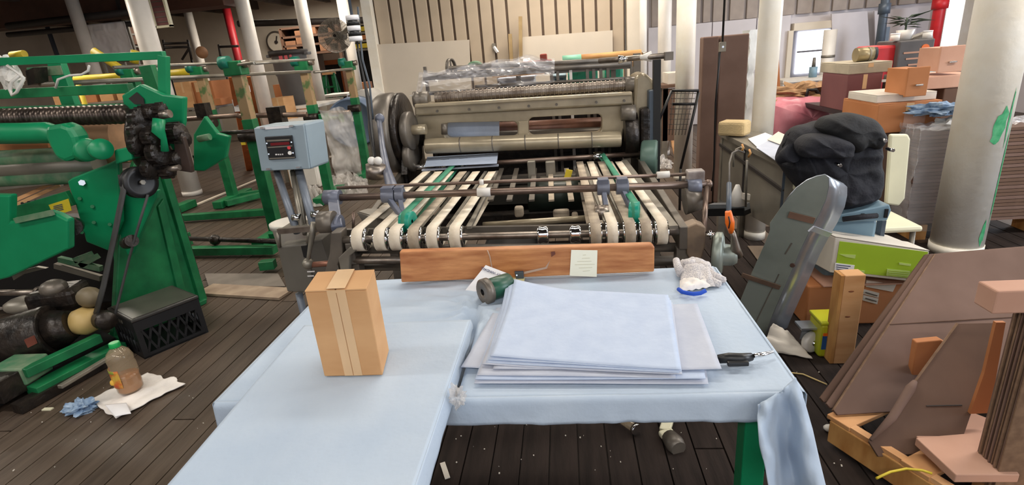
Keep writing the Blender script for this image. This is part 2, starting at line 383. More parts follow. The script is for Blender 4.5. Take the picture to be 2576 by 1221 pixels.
# overhead fixtures, modelled for the added fill lamps too
for i,(x,y,p) in enumerate(LAMPS):
    where={0:'over the green machine',1:'over the blue tables',2:'over the boxes at right'}.get(i)
    t=thing('ceiling_light','long fluorescent ceiling light number %d counted from the camera'%(i+1),'ceiling light',(x,y,ZC-.2))
    t['label']='fluorescent ceiling light '+['above the green machine','above the blue tables, added to light the press front','above the boxes at right, added to light the column','above the green post frames','above the press','above the insulated panel','at far left front','at far left middle','at far left back','before the fan','near the panelled wall','before the bright opening','by the left wall back','by the left wall front','in the far back room','behind the camera at left, added as front fill','behind the camera, added as front fill','behind the camera at right, added as front fill'][i]
    part('housing',MB().box((x,y,ZC-.12),(2.4,.4,.1)),M['whitep'],t)
    part('stem',MB().cyl((x-.9,y,ZC-.08),(x-.9,y,ZC),.02).cyl((x+.9,y,ZC-.08),(x+.9,y,ZC),.02),M['whitep'],t)
    part('tube',MB().cyl((x-1.1,y-.08,ZC-.19),(x+1.1,y-.08,ZC-.19),.018),M['glow'],t)
    part('tube',MB().cyl((x-1.1,y+.08,ZC-.19),(x+1.1,y+.08,ZC-.19),.018),M['glow'],t)
# overhead pipes and an added dark box at the upper left
t=thing('overhead_pipes','dark overhead pipes running under the ceiling at left','pipe',(-8,10.5,2.9))
for (a,b,Y,r) in (((20,66),(330,30),9.6,.06),((20,88),(420,52),9.7,.045),((600,60),(940,50),10.8,.06)):
    p=PY(*a,Y); q=PY(*b,Y); part('pipe_run',MB().cyl(p,q,r),M['pipe'],t)
t=thing('added_ceiling_box','brown box added under the ceiling in the far left to darken it','duct',(-9.6,10.3,2.75))  # box added in front of the lamps; its unlit side darkens the upper left
part('casing',MB().box((-9.6,10.3,3.06),(7.2,.5,.62)),mat('added_box_brown',(84,56,44),.7),t)
for x in(-8,-11): part('seam',MB().box((x,10.03,3.06),(.05,.04,.62)),M['pipe'],t)

# ================================================================= TABLES
ZT=.73; 
def Tz(px,py,z=ZT): return PZ(px,py,z)
bx0=Tz(572,985).x; bx1=Tz(1990,955).x; by0=Tz(1500,992).y; by1=Tz(1400,702).y+.05
print('tableB',bx0,bx1,by0,by1)
tb=thing('work_table','low wide table with green steel frame under a blue cover before the press','table',((bx0+bx1)/2,(by0+by1)/2,0))
sx_=Tz(1168,860).x
for xa,xb,ya,yb_ in((bx0+.01,sx_-.03,by0+.01,Tz(1190,790).y),(sx_+.03,bx1-.01,by0+.01,Tz(1190,790).y),(bx0+.01,bx1-.01,Tz(1190,790).y+.004,by1-.01)):
    part('tabletop',MB().box(((xa+xb)/2,(ya+yb_)/2,ZT-.025),(xb-xa,yb_-ya,.036)),M['cardo'],tb)
for x in(bx0+.06,bx1-.075): part('leg',MB().box((x,by0+.05,.345),(.055,.055,.685)),M['green'],tb,bevel=.004)
for x in(bx0+.3,bx1-.3): part('support_bracket',MB().box((x,by1+.04,.66),(.04,.24,.04)),M['green'],tb)
part('frame_rail',MB().box(((bx0+bx1)/2,by1-.06,.665),(bx1-bx0-.2,.04,.04)),M['green'],tb)
part('foot',MB().box((bx1-.075,by0+.05,.006),(.08,.08,.012)),M['green'],tb)
# cover: top with wrinkles gathering at the seam, rolled down at the edges
pinch=Tz(1190,790)
ox0=Tz(775,810,.76).x
def wr_h(x,y):
    d=math.hypot(x-pinch.x,y-pinch.y); a=math.atan2(y-pinch.y,x-pinch.x)
    f=math.exp(-(d/.16)**1.5)*min(1,d/.03)
    h=.020*f*abs(math.sin(a*5.5+1.4*noise.noise(V((x*5,y*5,0)))))
    if x<pinch.x: h+=.004*abs(math.sin((y-pinch.y)*60+8*noise.noise(V((x*2,y*3,1)))))*math.exp(-(pinch.x-x)/.25)*(y>pinch.y-.01)*2
    h+=.005*max(0,noise.noise(V((x*3+y*4,y*11-x*4,3))))*math.exp(-max(0,d-.15)/.25)
    h+=.002*max(0,noise.noise(V((x*1.3,y*8,7))))
    gx=sx_+(y-Tz(1168,860).y)*.0; g=math.exp(-(abs(x-gx)/.021)**3)*min(1,max(0,(pinch.y-y)/.05))
    return h*(1-g)+.0012-.045*g
NU,NV=150,66
def cover(u,v):
    x=bx0-.004+u*(bx1-bx0+.008); y=by0-.004+v*(by1-by0+.008); return V((x,y,ZT-.007+.006+wr_h(x,y)))
mb=MB().grid(cover,NU,NV)
def fr(u,v):   # front flap
    x=bx0-.004+u*(bx1-bx0+.008); s=v
    q=noise.noise(V((x*9,0,5)))*.006+noise.noise(V((x*30,v*2,5)))*.003
    drop=.055+.01*noise.noise(V((x*4,1,1)))
    if s<.35: a=s/.35*math.pi/2; return V((x,by0-.004-.012*math.sin(a),ZT+.0002-.012*(1-math.cos(a))))
    k=(s-.35)/.65; return V((x,by0-.016-q*k-.004*k,ZT-.012-drop*k))
mb.grid(fr,150,10)
def sd(sgn,xx):
    def f(u,v):
        y=by0-.004+u*(by1-by0); k=v; q=noise.noise(V((0,y*9,sgn)))*.012
        if k<.3: a=k/.3*math.pi/2; return V((xx+sgn*.012*math.sin(a),y,ZT+.0002-.012*(1-math.cos(a))))
        kk=(k-.3)/.7; return V((xx+sgn*(.012+kk*(.006+q)),y,ZT-.012-(.10 if sgn>0 else .16)*kk))
    return f
mb.grid(sd(1,bx1+.004),60,8); mb.grid(sd(-1,bx0-.004),60,8)
cb=solo('table_cover',mb,M['cloth'],'light blue cloth cover wrinkled over the wide table under the paper stack','cloth',solid=.0015)
# hanging corner at the right front
cor=V((bx1+.01,by0-.02,ZT-.015))
Lp=[(1906,1018),(1906,1060),(1912,1120),(1925,1180),(1935,1240)]; Rp=[(2001,950),(2022,1010),(2042,1080),(2060,1160),(2082,1250)]
def pol(P,v):
    f=v*(len(P)-1); i=min(int(f),len(P)-2); k=f-i; return P[i][0]*(1-k)+P[i+1][0]*k,P[i][1]*(1-k)+P[i+1][1]*k
def hang(u,v):
    a=pol(Lp,v); b=pol(Rp,v); px=a[0]*(1-u)+b[0]*u; py=a[1]*(1-u)+b[1]*u+(10*math.sin(math.pi*u) if v<.02 else 0)
    fold=.045*math.sin(u*7.5+.5+v*1.2)*min(1,v*1.7)+.02*noise.noise(V((u*5,v*4,2)))
    return PY(px,py,by0-.062+.03*u-fold-.02*v)
solo('hanging_cover_corner',MB().grid(hang,44,30),M['cloth'],'loose corner of blue cover draped down past the green table leg','cloth',solid=.002)
# small torn plastic lump at the seam corner
def crump(c,r,seed,n=26,m=16,amp=.5):
    c=V(c)
    def f(u,v):
        t=2*math.pi*u; p=math.pi*(v*.99+.005); d=V((math.sin(p)*math.cos(t),math.sin(p)*math.sin(t),-math.cos(p)))
        q=1+amp*(noise.noise(d*2.6+V((seed,0,0)))+.6*abs(noise.noise(d*7+V((0,seed,0)))))
        return c+V((d.x*r[0]*q,d.y*r[1]*q,d.z*r[2]*q))
    return MB().grid(f,n,m,False)
p=PY(1150,1000,by0-.03); solo('plastic_film_scrap',crump(p,(.014,.010,.022),3,40,24,.9),M['filmd'],'scrap of clear plastic film stuck at the seam corner of the tables','plastic film')
# overlay table (nearer, left)
ZA=.762
ax0a=Tz(437,1203,ZA); ax0b=Tz(775,808,ZA); ax1a=Tz(1050,1203,ZA); ax1b=Tz(1183,805,ZA)
print('tableA',ax0a,ax0b,ax1a,ax1b)
yb=ax1b.y; d0=(ax0b-ax0a); d1=(ax1b-ax1a)
def onl(p,d,y): return p+d*((y-p.y)/d.y)
A=[onl(ax0a,d0,.25),onl(ax1a,d1,.25),onl(ax1a,d1,yb),onl(ax0a,d0,yb)]
ta=thing('packing_table','nearest blue-covered table carrying the carton, at lower left','table',(-.6,.9,0))
part('tabletop',MB().prism([q+V((0,0,-.004)) for q in A],(0,0,-.026)),M['cardo'],ta)
for q,dx in((A[0],.06),(A[1],-.06)): part('leg',MB().box((q.x+dx,q.y+.06,.367),(.05,.05,.73)),M['green'],ta)
def ca(u,v):
    q0=A[0].lerp(A[3],v); q1=A[1].lerp(A[2],v); q=q0.lerp(q1,u); 
    q=V((q.x,q.y,ZA+.0015*max(0,noise.noise(V((q.x*4,q.y*6,0))))*(1-math.exp(-((1-u)/.1)))+ .0005)); return q
mb=MB().grid(ca,60,60)
def cas(u,v):
    q=A[1].lerp(A[2],u); k=v; z=ZA+.0005-.030*k*(1.0+.3*noise.noise(V((q.y*5,0,0)))) - (.05*k*(1-u)); return V((q.x+.006*math.sin(k*1.5)+.004*noise.noise(V((q.y*14,k,0)))*k,q.y,z))
mb.grid(cas,60,8)
mb.grid(lambda u,v:V((A[0].lerp(A[3],u).x-.005*v,A[0].lerp(A[3],u).y,ZA+.0005-.03*v)),40,4)
mb.grid(lambda u,v:V((A[3].lerp(A[2],u).x,A[3].y+.004*v,ZA+.0005-.026*v)),40,3)
solo('table_cover',mb,M['cloth'],'smooth light blue cloth cover under the carton on the nearest table','cloth',solid=.0012)
# ================================================================= THINGS ON THE TABLES
def text_part(name,s,size,loc,xd,yd,m,parent,label=None,ext=.0006):
    cu=bpy.data.curves.new(name,'FONT'); cu.body=s; cu.size=size; cu.extrude=ext; cu.align_x='CENTER'; cu.align_y='CENTER'; cu.resolution_u=2
    cu.materials.append(m); o=bpy.data.objects.new(name,cu); xd=V(xd).normalized(); n=xd.cross(V(yd)).normalized(); y=n.cross(xd)
    C.objects.link(o); R=Matrix((xd,y,n)).transposed().to_4x4(); 
    bpy.context.view_layer.update(); me=bpy.data.meshes.new_from_object(o); me.name=name; bpy.data.objects.remove(o); bpy.data.curves.remove(cu)
    o=bpy.data.objects.new(name,me); C.objects.link(o); WL[o]=V(loc)
    o.parent=parent; o.matrix_local=Matrix.Translation(V(loc)-WL[parent])@R
    if label: o['label']=label
    return o
# carton
z0=ZA+.004
FL,FR,BR=PZ(816,948,z0),PZ(963,945,z0),PZ(979,882,z0); BL=FL+BR-FR
def zat(px,py,p): return PY(px,py,p.y).z
hz=(zat(781,737,FL)+zat(932,722,FR))/2-z0; up=V((0,0,hz))
print('carton',FL,FR,BR,hz)
bt=thing('carton','taped brown cardboard carton standing on the nearest blue table','box',((FL+BR)/2))
cb_=MB(); cb_.prism([FL,FR,BR,BL],up*.985)
part('body',cb_,M['card'],bt,bevel=.003)
ex,ey=(FR-FL),(BL-FL)
for a,b in((0,.49),(.51,1)):    # two top flaps meeting under the tape
    part('flap',MB().prism([FL+ex*a+up*.986,FL+ex*b+up*.986,FL+ex*b+ey+up*.986,FL+ex*a+ey+up*.986],(0,0,.004)),M['card'],bt,bevel=.0012)
nf=V((ex.y,-ex.x,0)).normalized()*.0012
def tp(a,b,zt,zb_): return [FL+ex*a+nf*.2+V((0,0,zt)),FL+ex*b+nf*.2+V((0,0,zt)),FL+ex*b+nf*.2+V((0,0,zb_)),FL+ex*a+nf*.2+V((0,0,zb_))]
part('tape',MB().prism(tp(.36,.66,hz*1.0,0.002),nf),M['tape'],bt,'clear packing tape down the front')
part('tape',MB().prism([FL+ex*.36+up*1.002+V((0,0,.003)),FL+ex*.66+up*1.002+V((0,0,.003)),FL+ex*.66+ey+up*1.002+V((0,0,.003)),FL+ex*.36+ey+up*1.002+V((0,0,.003))],(0,0,.0008)),M['tape'],bt,'clear packing tape over the top')
part('crease',MB().prism(tp(.505,.515,hz*.97,.003),nf*1.3),mat('tape_seam',(158,112,70),.6),bt)
# paper sheets: four pixel corners (front-left, front-right, back-right, back-left) at rising heights
def sheet(c,z,m,lab,th=.0018,curl=None,seed=0,wav=.0022,bend=0,ylift=(0,0)):
    P=[PZ(x,y,z) for x,y in c]
    def f(u,v):
        a=P[0].lerp(P[1],u); b=P[3].lerp(P[2],u); q=a.lerp(b,v); ee=max(0,1-min(v,1-v)*6)+.6*max(0,1-min(u,1-u)*6)
        h=wav*ee*(.5+.5*math.sin(seed*1.7+u*5+v*3)) + ylift[0]*math.exp(-(v/.1))*u*u
        if curl: h+=curl*max(0,v-.55)**2*5*max(0,1-u*2.6)**1.3
        if bend: h+=bend*(u-.7)**2*5*(u>.7)
        return V((q.x,q.y,z+h))
    return solo('paper_sheet',MB().grid(f,40,30),m,lab,'paper',group='loose blue sheets stacked on the table',solid=th)
zp=ZT+.010
SH=[([(1193,966),(1782,966),(1752,772),(1250,770)],'plateg','bottom sheet of the stack, widest at the front'),
    ([(1160,926),(1600,940),(1600,790),(1243,782)],'plateg','grey sheet sticking out left at the bottom of the stack'),
    ([(1195,955),(1775,955),(1745,770),(1262,768)],'plate','sheet second from the bottom at the front edge of the stack'),
    ([(1200,944),(1700,952),(1690,780),(1268,768)],'plateg','sheet with its front-left corner above the two lowest sheets'),
    ([(1240,930),(1815,931),(1754,769),(1300,768)],'plateg','pale grey sheet reaching far out to the right of the stack'),
    ([(1212,918),(1716,944),(1692,762),(1290,730)],'plateg','grey sheet under the curled pair, with its left edge in shade'),
    ([(1222,912),(1708,940),(1688,756),(1276,728)],'plate','third blue sheet from the top of the stack'),
    ([(1228,905),(1715,934),(1684,752),(1284,722)],'plate','second blue sheet from the top, its rim just showing'),
    ([(1233,898),(1713,931),(1681,744),(1296,722)],'plate','top blue sheet with its far left corner curled up')]
for i,(c,mm,lab) in enumerate(SH):
    sheet(c,zp+i*.0036,M[mm],lab,curl=.028 if i>=5 else None,seed=i,bend=.008 if i==4 else 0)
# white instruction card, upside-down print
PYK=by1-.055; c0=PZ(1171,731,ZT+.012); c1,c2=PY(1222,668,PYK-.020),PY(1280,690,PYK-.035); c3=c0+(c2-c1)
cd=solo('printed_card',MB().prism([c0,c1,c2,c3],(0,0,.0012)),M['white'],'white card with blue upside-down lettering under the green roller end','card')
xd=(c1-c2).normalized(); cn=(c1-c2).cross(c0-c1).normalized(); cn=cn if cn.z>0 else -cn; mid=c1.lerp(c2,.52)+(c0-c1)*.14+cn*.0032
text_part('lettering','TRULUY WINDALL',.0125,mid,xd,-(c1-c0),M['ink'],cd)
# green roller end with black face and bore
a=PZ(1214,736,ZT+.048); b=PZ(1262,720,ZT+.046)
t=thing('roller_hub','dark iron roller hub with green barrel lying beside the paper stack','hub',(a.x,a.y,ZT))
ax=(b-a).normalized(); L=.105
part('flange',MB().lathe([(.011,.0),(.011,-.001),(.038,-.001),(.043,.003),(.043,.024),(.034,.026)],a,ax,28),M['castd'],t,'black flange with round bore')
part('bore',MB().lathe([(.009,0),(.0088,.02),(0.0001,.02)],a,ax,18),M['black'],t)
part('barrel',MB().lathe([(.034,.022),(.037,.028),(.037,L),(.030,L+.005),(.0001,L+.005)],a,ax,28),mat('dark_green_barrel',(24,66,52),.35,c2=(40,92,72),scale=12),t)
part('lever_stub',MB().cyl(a+ax*.05+V((-.005,-.02,.018)),a+ax*.05+V((-.012,-.04,.008)),.006),M['chrome'],t)
t2=[PZ(*p,ZT+.012) for p in((1264,704),(1280,698),(1302,696),(1320,700),(1316,732),(1262,722))]
solo('yellow_slip',MB().prism(t2,(0,0,.0012)),M['yellow'],'pale yellow paper slip tucked behind the stack of sheets','paper')
# plank fence standing on the back of the table
pk=[(1004,634),(1640,616),(1647,624),(1646,702),(1008,706)]
P=[PY(x,y,PYK) for x,y in pk]
for q in P[3:]: q.z=ZT+.012
fpk=MB().prism(P,(0,.034,0)); pl=solo('wooden_plank',fpk,M['plank'],'orange brown plank standing on edge along the back of the blue table','plank',bevel=.006)
def on(px,py,d=.0): return PY(px,py,PYK-d)
part('string',MB().tube([on(1226,630,.003),on(1232,645,.004),on(1237,672,.004),on(1238,690,.004)],.0022,6),M['strap'],pl,'dusty string hanging down the plank')
part('tape_smear',MB().prism([on(1318,690,.001),on(1318,684,.001),on(1372,672,.001),on(1384,655,.001),(on(1376,676,.001))],(0,-.001,0)),M['strap'],pl,'hazy tape smear on the plank')
part('knot_hole',MB().prism([on(1386,634,.001),on(1396,633,.001),on(1397,640,.001),on(1387,647,.001)],(0,-.0008,0)),mat('dark_stain',(110,62,48),.7),pl)
cl=solo('metal_clip',MB().prism([PY(1294,685,PYK-.012),PY(1316,684,PYK-.012),PY(1318,702,PYK-.012),PY(1298,703,PYK-.012)],(0,.011,0)),M['slate'],'small dark metal clip against the foot of the plank','clip',bevel=.002)
part('screw',MB().cyl(PY(1300,693,PYK-.014),PY(1300,693,PYK-.011),.003,n=10),M['chrome'],cl)
sq=[PY(*p,PYK-.003) for p in((1437,629),(1503,630),(1501,697),(1433,694))]
sn=solo('sticky_note',MB().prism(sq,(0,-.001,0)),M['sticky'],'pale yellow sticky note on the orange plank','note')
for k,(a,b) in enumerate(((1466,1474),(1464,1484),(1452,1488),(1446,1496),(1456,1490),(1466,1484))):
    y=642+k*8; q=[PY(x,y+j,PYK-.0045) for x,j in((a,0),(b,-1),(b,0),(a,1.2))]; part('scribble',MB().prism(q,(0,-.0004,0)),M['inkg'],sn)
# glove
gz=ZT+.008
g0=PZ(1745,728,gz)
t=thing('work_glove','white knit work glove with blue cuff lying at the back right of the blue table','glove',g0)
def gp(px,py,z): return PZ(px,py,ZT+z)
def blob_grid(cor,z0,hh,seed,n=20):   # puffy patch over a 4-corner region
    Pq=[PZ(x,y,z0) for x,y in cor]
    def f(u,v):
        q=Pq[0].lerp(Pq[1],u).lerp(Pq[3].lerp(Pq[2],u),v); e=(max(0,16*u*(1-u)*v*(1-v)))**.45
        return V((q.x,q.y,z0+hh*e*(1+.5*noise.noise(V((u*4,v*4,seed))))+.004*noise.noise(V((u*9,v*7,seed+2)))))
    return MB().grid(f,n,n)
part('palm',blob_grid([(1712,712),(1800,722),(1788,664),(1712,655)],ZT+.012,.034,1),M['knit'],t)
for k,pp in enumerate((((1714,690,.02),(1704,668,.035),(1701,655,.04)),((1722,668,.03),(1735,662,.038),(1748,660,.03)),((1765,668,.03),(1780,676,.035),(1790,684,.022)),((1785,690,.025),(1805,698,.02),(1822,706,.012)),((1780,702,.02),(1800,712,.014),(1812,716,.01)))):
    pts=[gp(*p) for p in pp]; part('finger',MB().tube(pts+[pts[-1]+(pts[-1]-pts[-2])*.25],[.016,.013,.012,.005],10),M['knit'],t)
cu_=blob_grid([(1710,735),(1790,722),(1790,704),(1710,706)],ZT+.010,.022,4); part('wrist',cu_,M['towel'],t,'cream ribbed wrist')
part('cuff',MB().tube([gp(1707,728,.018),gp(1716,735,.022),gp(1730,738,.012),gp(1745,740,.02),gp(1762,738,.012),gp(1776,731,.02)],.0065,8),M['cuff'],t,'royal blue cuff edge')
# utility knife / black grip with chrome end
a,b,c_=gp(1806,904,.018),gp(1862,903,.022),gp(1890,898,.02)
t=thing('pneumatic_grip','black hand tool with chrome tongs lying at the right edge of the blue table','tool',b)
part('handle',MB().tube([a,a.lerp(b,.5)+V((0,0,.003)),b,c_],[.011,.013,.014,.010],10),M['blackp'],t)
part('trigger',MB().box(b+V((-.01,-.016,-.003)),(.05,.012,.012)),M['blackp'],t,bevel=.003)
for s in(-1,1): part('jaw',MB().tube([gp(1880,899,.02)+V((0,s*.006,0)),gp(1915,893+s*3,.02),gp(1945,885+s*1,.018)],[.004,.003,.0022],8),M['chrome'],t,'chrome jaw')
part('spring',MB().cyl(gp(1896,896,.026),gp(1912,892,.026),.005,n=10),M['chrome'],t)

# ================================================================= SHEETING PRESS
YR=2.13
PR=thing('sheeting_press','old sheet delivery press with canvas belts and a grooved roller, centre of the room','machine',(.05,3,0))
zr=PY(1300,594,YR).z; print('roller z',zr)
def rod(name,p0,p1,r,m,par=PR,n=14,**k): return part(name,MB().cyl(p0,p1,r,n=n),m,par,**k)
RL,RRt=PY(850,604,YR),PY(1735,582,YR)
def onr(px):  # point of the front shaft at a given pixel x
    k=(px-850)/(1735-850); return RL.lerp(RRt,k)
sh=rod('front_shaft',RL,RRt,.0155,M['steel'])
for px in(1380,1460):
    q=onr(px); part('collar',MB().lathe([(.016,-.024),(.036,-.022),(.038,-.012),(.034,0),(.038,.012),(.036,.022),(.016,.024)],q,(1,0,0),20),M['chrome'],sh,'chrome collar')
YF=PZ(1300,405,zr+.02).y; YF=min(max(YF,3.2),3.7); print('YF',YF)
PBR=.046
def belt(name,pxn,pxf,pyf,wpx,m,yf=None,rad=PBR):
    yf=yf or YF
    q=onr(pxn); wd=wpx*mpp(pxn,594,YR); far=PZ(pxf,pyf,q.z+rad)
    pul=part('pulley',MB().lathe([(.015,-wd*.62),(rad*1.06,-wd*.6),(rad*.98,-wd*.5),(rad*.98,wd*.5),(rad*1.06,wd*.6),(.015,wd*.62)],q,(1,0,0),24),M['chrome'],PR)
    pts=[]
    for k in range(13):
        a=math.pi/2+math.pi*k/12+.0; pts.append(q+V((0,math.cos(a)*(rad+.002),math.sin(a)*(rad+.002))))
    n=8
    up_=[far.lerp(pts[0],k/n)+V((0,0,-.004*math.sin(math.pi*k/n))) for k in range(n)]
    low=far+V((0,0,-2*rad)); dn_=[pts[-1].lerp(low,k/n) for k in range(1,n+1)]
    part(name,MB().ribbon(up_+pts+dn_,(wd,0,0)),m,PR,solid=.004)
    return far
for pxn,pxf in((911,1073),(969,1104),(1009,1133),(1057,1165),(1104,1198),(1162,1238)):
    m=M['beltd'] if pxn==1057 else M['belt']
    belt('belt',pxn,pxf,433,27,m)
for pxn,pxf in((1509,1458),(1549,1485),(1591,1512),(1629,1532),(1667,1556)):
    belt('belt',pxn,pxf,408,26,M['beltd'] if pxn in(1509,1629,1591) else M['belt'])
# grey slide rails between the belts
for (a,b,wpx) in(((940,560),(1088,433),9),((1128,575),(1222,433),10),((1180,573),(1250,432),12),((1085,560),(1180,433),7),((1525,560),(1470,415),12),((1570,560),(1496,415),9),((1695,572),(1570,405),22),((960,525),(1075,430),14)):
    p=PZ(*a,zr+.022); q=PZ(*b,zr+.022); part('slide_rail',MB().beam(p,q,wpx*mpp(a[0],a[1],p.y),.012),M['rail'],PR)
# flat cross bar behind the front shaft and tubes below
part('cross_bar',MB().beam(PY(850,585,YR+.12),PY(1735,568,YR+.12),.02,.03),M['castd'],PR)
rod('cross_tube',PY(1215,567,2.55),PY(1500,548,2.55),.016,M['cast'])
rod('lower_shaft',PY(850,628,YR+.05),PY(1750,622,YR+.05),.02,M['castd'])
rod('lower_shaft',PY(845,655,YR),PY(1010,655,YR),.017,M['steel'])
rod('lower_shaft',PY(850,672,YR+.1),PY(1740,655,YR+.1),.022,M['castd'])
# crossing rods above the belts
YK=2.42
KL,KR=PY(812,499,YK),PY(1782,463,YK)
kr=rod('upper_rod',KL,KR,.017,M['shaft'])
def onk(px): return KL.lerp(KR,(px-812)/(1782-812))
TL_,TR_=PY(848,473,YK+.03),PY(1752,438,YK+.03)
rod('thin_rod',TL_,TR_,.008,M['shaft'])
part('collar',MB().cyl(onk(1218),onk(1252),.022),M['whitep'],kr,'white taped collar')
part('collar',MB().cyl(PY(1207,459,YK+.03),PY(1217,458.5,YK+.03),.014),M['whitep'],kr,'small white collar')
part('collar',MB().cyl(PY(1652,441,YK+.03),PY(1684,439,YK+.03),.016),M['whitep'],kr,'white painted collar')
def clampset(px,arm_px,arm_py,w=26):
    q=onk(px); cl_=part('clamp',MB().cyl(onk(px-w/2),onk(px+w/2),.034,n=18).box(q+V((0,0,.03)),(w*.9*mpp(px,480,YK),.05,.03)),M['bluegrey'],PR,bevel=.003)
    e=PY(arm_px,arm_py,YK-.1); part('arm',MB().beam(q+V((0,-.01,-.01)),e,.022,.03),M['bluegrey'],cl_,bevel=.004); return cl_,e
# left green felt belt with teal pulley
def felt(px0,py0,pcx,pcy,rpx,wpx,px1=None):
    Yp=YR+.09; c=PY(pcx,pcy,Yp); r=rpx*1.02*mpv(pcx,pcy,Yp); wd=wpx*mpp(pcx,pcy,Yp)
    part('teal_pulley',MB().lathe([(.008,-wd*.5),(r*.55,-wd*.5),(r*.6,-wd*.58),(r*1.1,-wd*.58),(r*1.16,-wd*.5),(r*1.16,wd*.5),(r*1.1,wd*.58),(r*.6,wd*.58),(.008,wd*.5)],c,(1,-.22,0),26),M['teal'],PR,'teal pulley')
    far=PY(px0,py0,YF-.06); tp_=c+V((0,.01,r+.003)); bt_=c+V((0,.0,-r-.003))
    arc=[c+V((0,math.cos(math.pi/2+math.pi*k/10)*(r+.003),math.sin(math.pi/2+math.pi*k/10)*(r+.003))) for k in range(11)]
    n=8; part('felt_belt',MB().ribbon([far.lerp(arc[0],k/n) for k in range(n)]+arc+[bt_.lerp(far+V((0,0,-.03)),k/n) for k in range(1,n+1)],(wd*.85,0,0)),M['beltg'],PR,'green felt tape',solid=.004)
    return c
felt(1152,405,1026,557,21,24); felt(1514,386,1596,535,23,22)
clampset(988,1010,545,34); clampset(1018,1018,560,22)
clampset(1531,1527,540,30); clampset(1577,1590,530,30)
q=PY(1514,535,YK-.12); part('brush_roller',MB().cyl(q+V((-.03,0,0)),q+V((.03,0,0)),.034,n=18),M['steel'],PR)
# long blue grey lever at the left with chrome knob block
YV=2.75
pts=[PY(953,298,3.2),PY(962,370,3.0),PY(972,425,2.75),PY(985,470,2.5),PY(990,490,YK)]
part('long_lever',MB().tube(pts,[.016,.017,.022,.03,.03],10),M['bluegrey'],PR)
part('lever_ball',MB().ball(PY(955,298,3.2),.03),M['bluegrey'],PR)
kb=part('chrome_block',MB().cyl(PY(945,415,2.7),PY(945,448,2.7),.052,.05,n=20),M['steel'],PR,'chrome thumb block')
for px in(935,951): part('knob',MB().ball(PY(px,405,2.7),.022),M['whitep'],kb)
# far shaft with collars
fs=rod('far_shaft',PY(1010,425,YF-.08),PY(1622,386,YF-.08),.017,M['shaft'])
for px,py,m in((1121,414,'chrome'),(1167,411,'chrome'),(1504,395,'chrome')):
    q=PY(px,py,YF-.08); part('collar',MB().cyl(q+V((-.03,0,0)),q+V((.03,0,0)),.036,n=18),M[m],fs)
rod('shaft_sleeve',PY(1012,424,YF-.085),PY(1110,417,YF-.085),.021,M['chrome'])
# round pulley on the right of the far shaft
q=PY(1634,398,YF-.12); part('handwheel_disc',MB().lathe([(.01,-.05),(.11,-.05),(.118,-.04),(.118,.04),(.11,.05),(.01,.05)],q,(1,-.25,0),32),M['hammer'],PR,'green grey round pulley')
# left end brackets of the front shaft
def bracket(cx,cy,w,h,Y,d,m,name='bracket',**k):
    c=PY(cx,cy,Y); return part(name,MB().box(c+V((0,d/2,0)),(w*mpp(cx,cy,Y),d,h*mpv(cx,cy,Y))),m,PR,bevel=.008,**k)
part('end_bracket',MB().prism([PY(*p,YR-.02) for p in((832,585),(858,583),(862,640),(850,668),(858,690),(815,692),(828,640))],(0,.07,0)),M['castd'],PR,bevel=.006)
part('end_bracket',MB().prism([PY(*p,YR-.02) for p in((1726,572),(1752,562),(1776,572),(1774,622),(1765,655),(1745,668),(1728,640))],(0,.07,0)),mat('dirty_tan_cast',(150,128,104),.5,.1,c2=(110,94,80),scale=8),PR,bevel=.006)
part('link_arm',MB().beam(PY(700,582,2.3),PY(855,570,2.3),.02,.025),M['steel'],PR)
part('link_arm',MB().beam(PY(838,500,YK),PY(848,575,YR+.05),.05,.03),M['bluegrey'],PR,bevel=.006)
part('clamp',MB().cyl(PY(818,497,YK),PY(856,496,YK),.036,n=18),M['bluegrey'],PR)
part('roller_boss',MB().cyl(PY(806,560,YR+.1),PY(842,558,YR+.1),.05,n=22),M['castd'],PR)
part('roller_boss',MB().cyl(PY(850,568,YR+.1),PY(858,568,YR+.1),.05,n=22),M['bluegrey'],PR)
part('link_arm',MB().prism([PY(*p,YR-.04) for p in((858,690),(850,650),(880,622),(905,624),(880,645),(878,690))],(0,.03,0)),M['rail'],PR,bevel=.004)
part('spindle',MB().cyl(PY(889,535,2.3),PY(889,590,2.3),.007),M['shaft'],PR)
part('guide_fin',MB().prism([PY(*p,2.35) for p in((898,535),(965,556),(930,588))],(0,.008,0)),M['rail'],PR,'folded tin guide')
part('guide_fin',MB().prism([PZ(*p,PY(920,540,2.4).z) for p in((902,534),(925,527),(1000,528),(965,553))],(0,0,.004)),M['rail'],PR,'folded tin guide')
# right end of the upper rod
part('end_block',MB().box(PY(1748,448,YK+.02),(.075,.06,.075)),mat('white_chipped_paint',(168,160,156),.5,c2=(120,108,104),scale=18),PR,bevel=.006)
part('end_clamp',MB().cyl(PY(1728,470,YK),PY(1762,468,YK),.036,n=18),M['bluegrey'],PR)
part('motor_boss',MB().cyl(PY(1722,505,YK),PY(1762,500,YK),.066,.05,n=24),M['castd'],PR)
part('rod_end',MB().ball(KR,.02),M['shaft'],PR)
rod('post_rod',PY(1778,465,YK),PY(1770,585,YK-.2),.012,M['shaft'])
# side rails running back to the body
for (a,b) in(((882,640),(1018,440)),((1720,600),(1612,420))):
    p=PZ(*a,zr-.04); q=PZ(*b,zr-.04); part('side_rail',MB().beam(p,q,.035,.10),M['castd'],PR,bevel=.004)
    for s in(.03,.55,.95):
        e=p.lerp(q,s); part('leg',MB().box((e.x,e.y,(zr-.08)/2),(.05,.06,zr-.1)),M['castd'],PR)
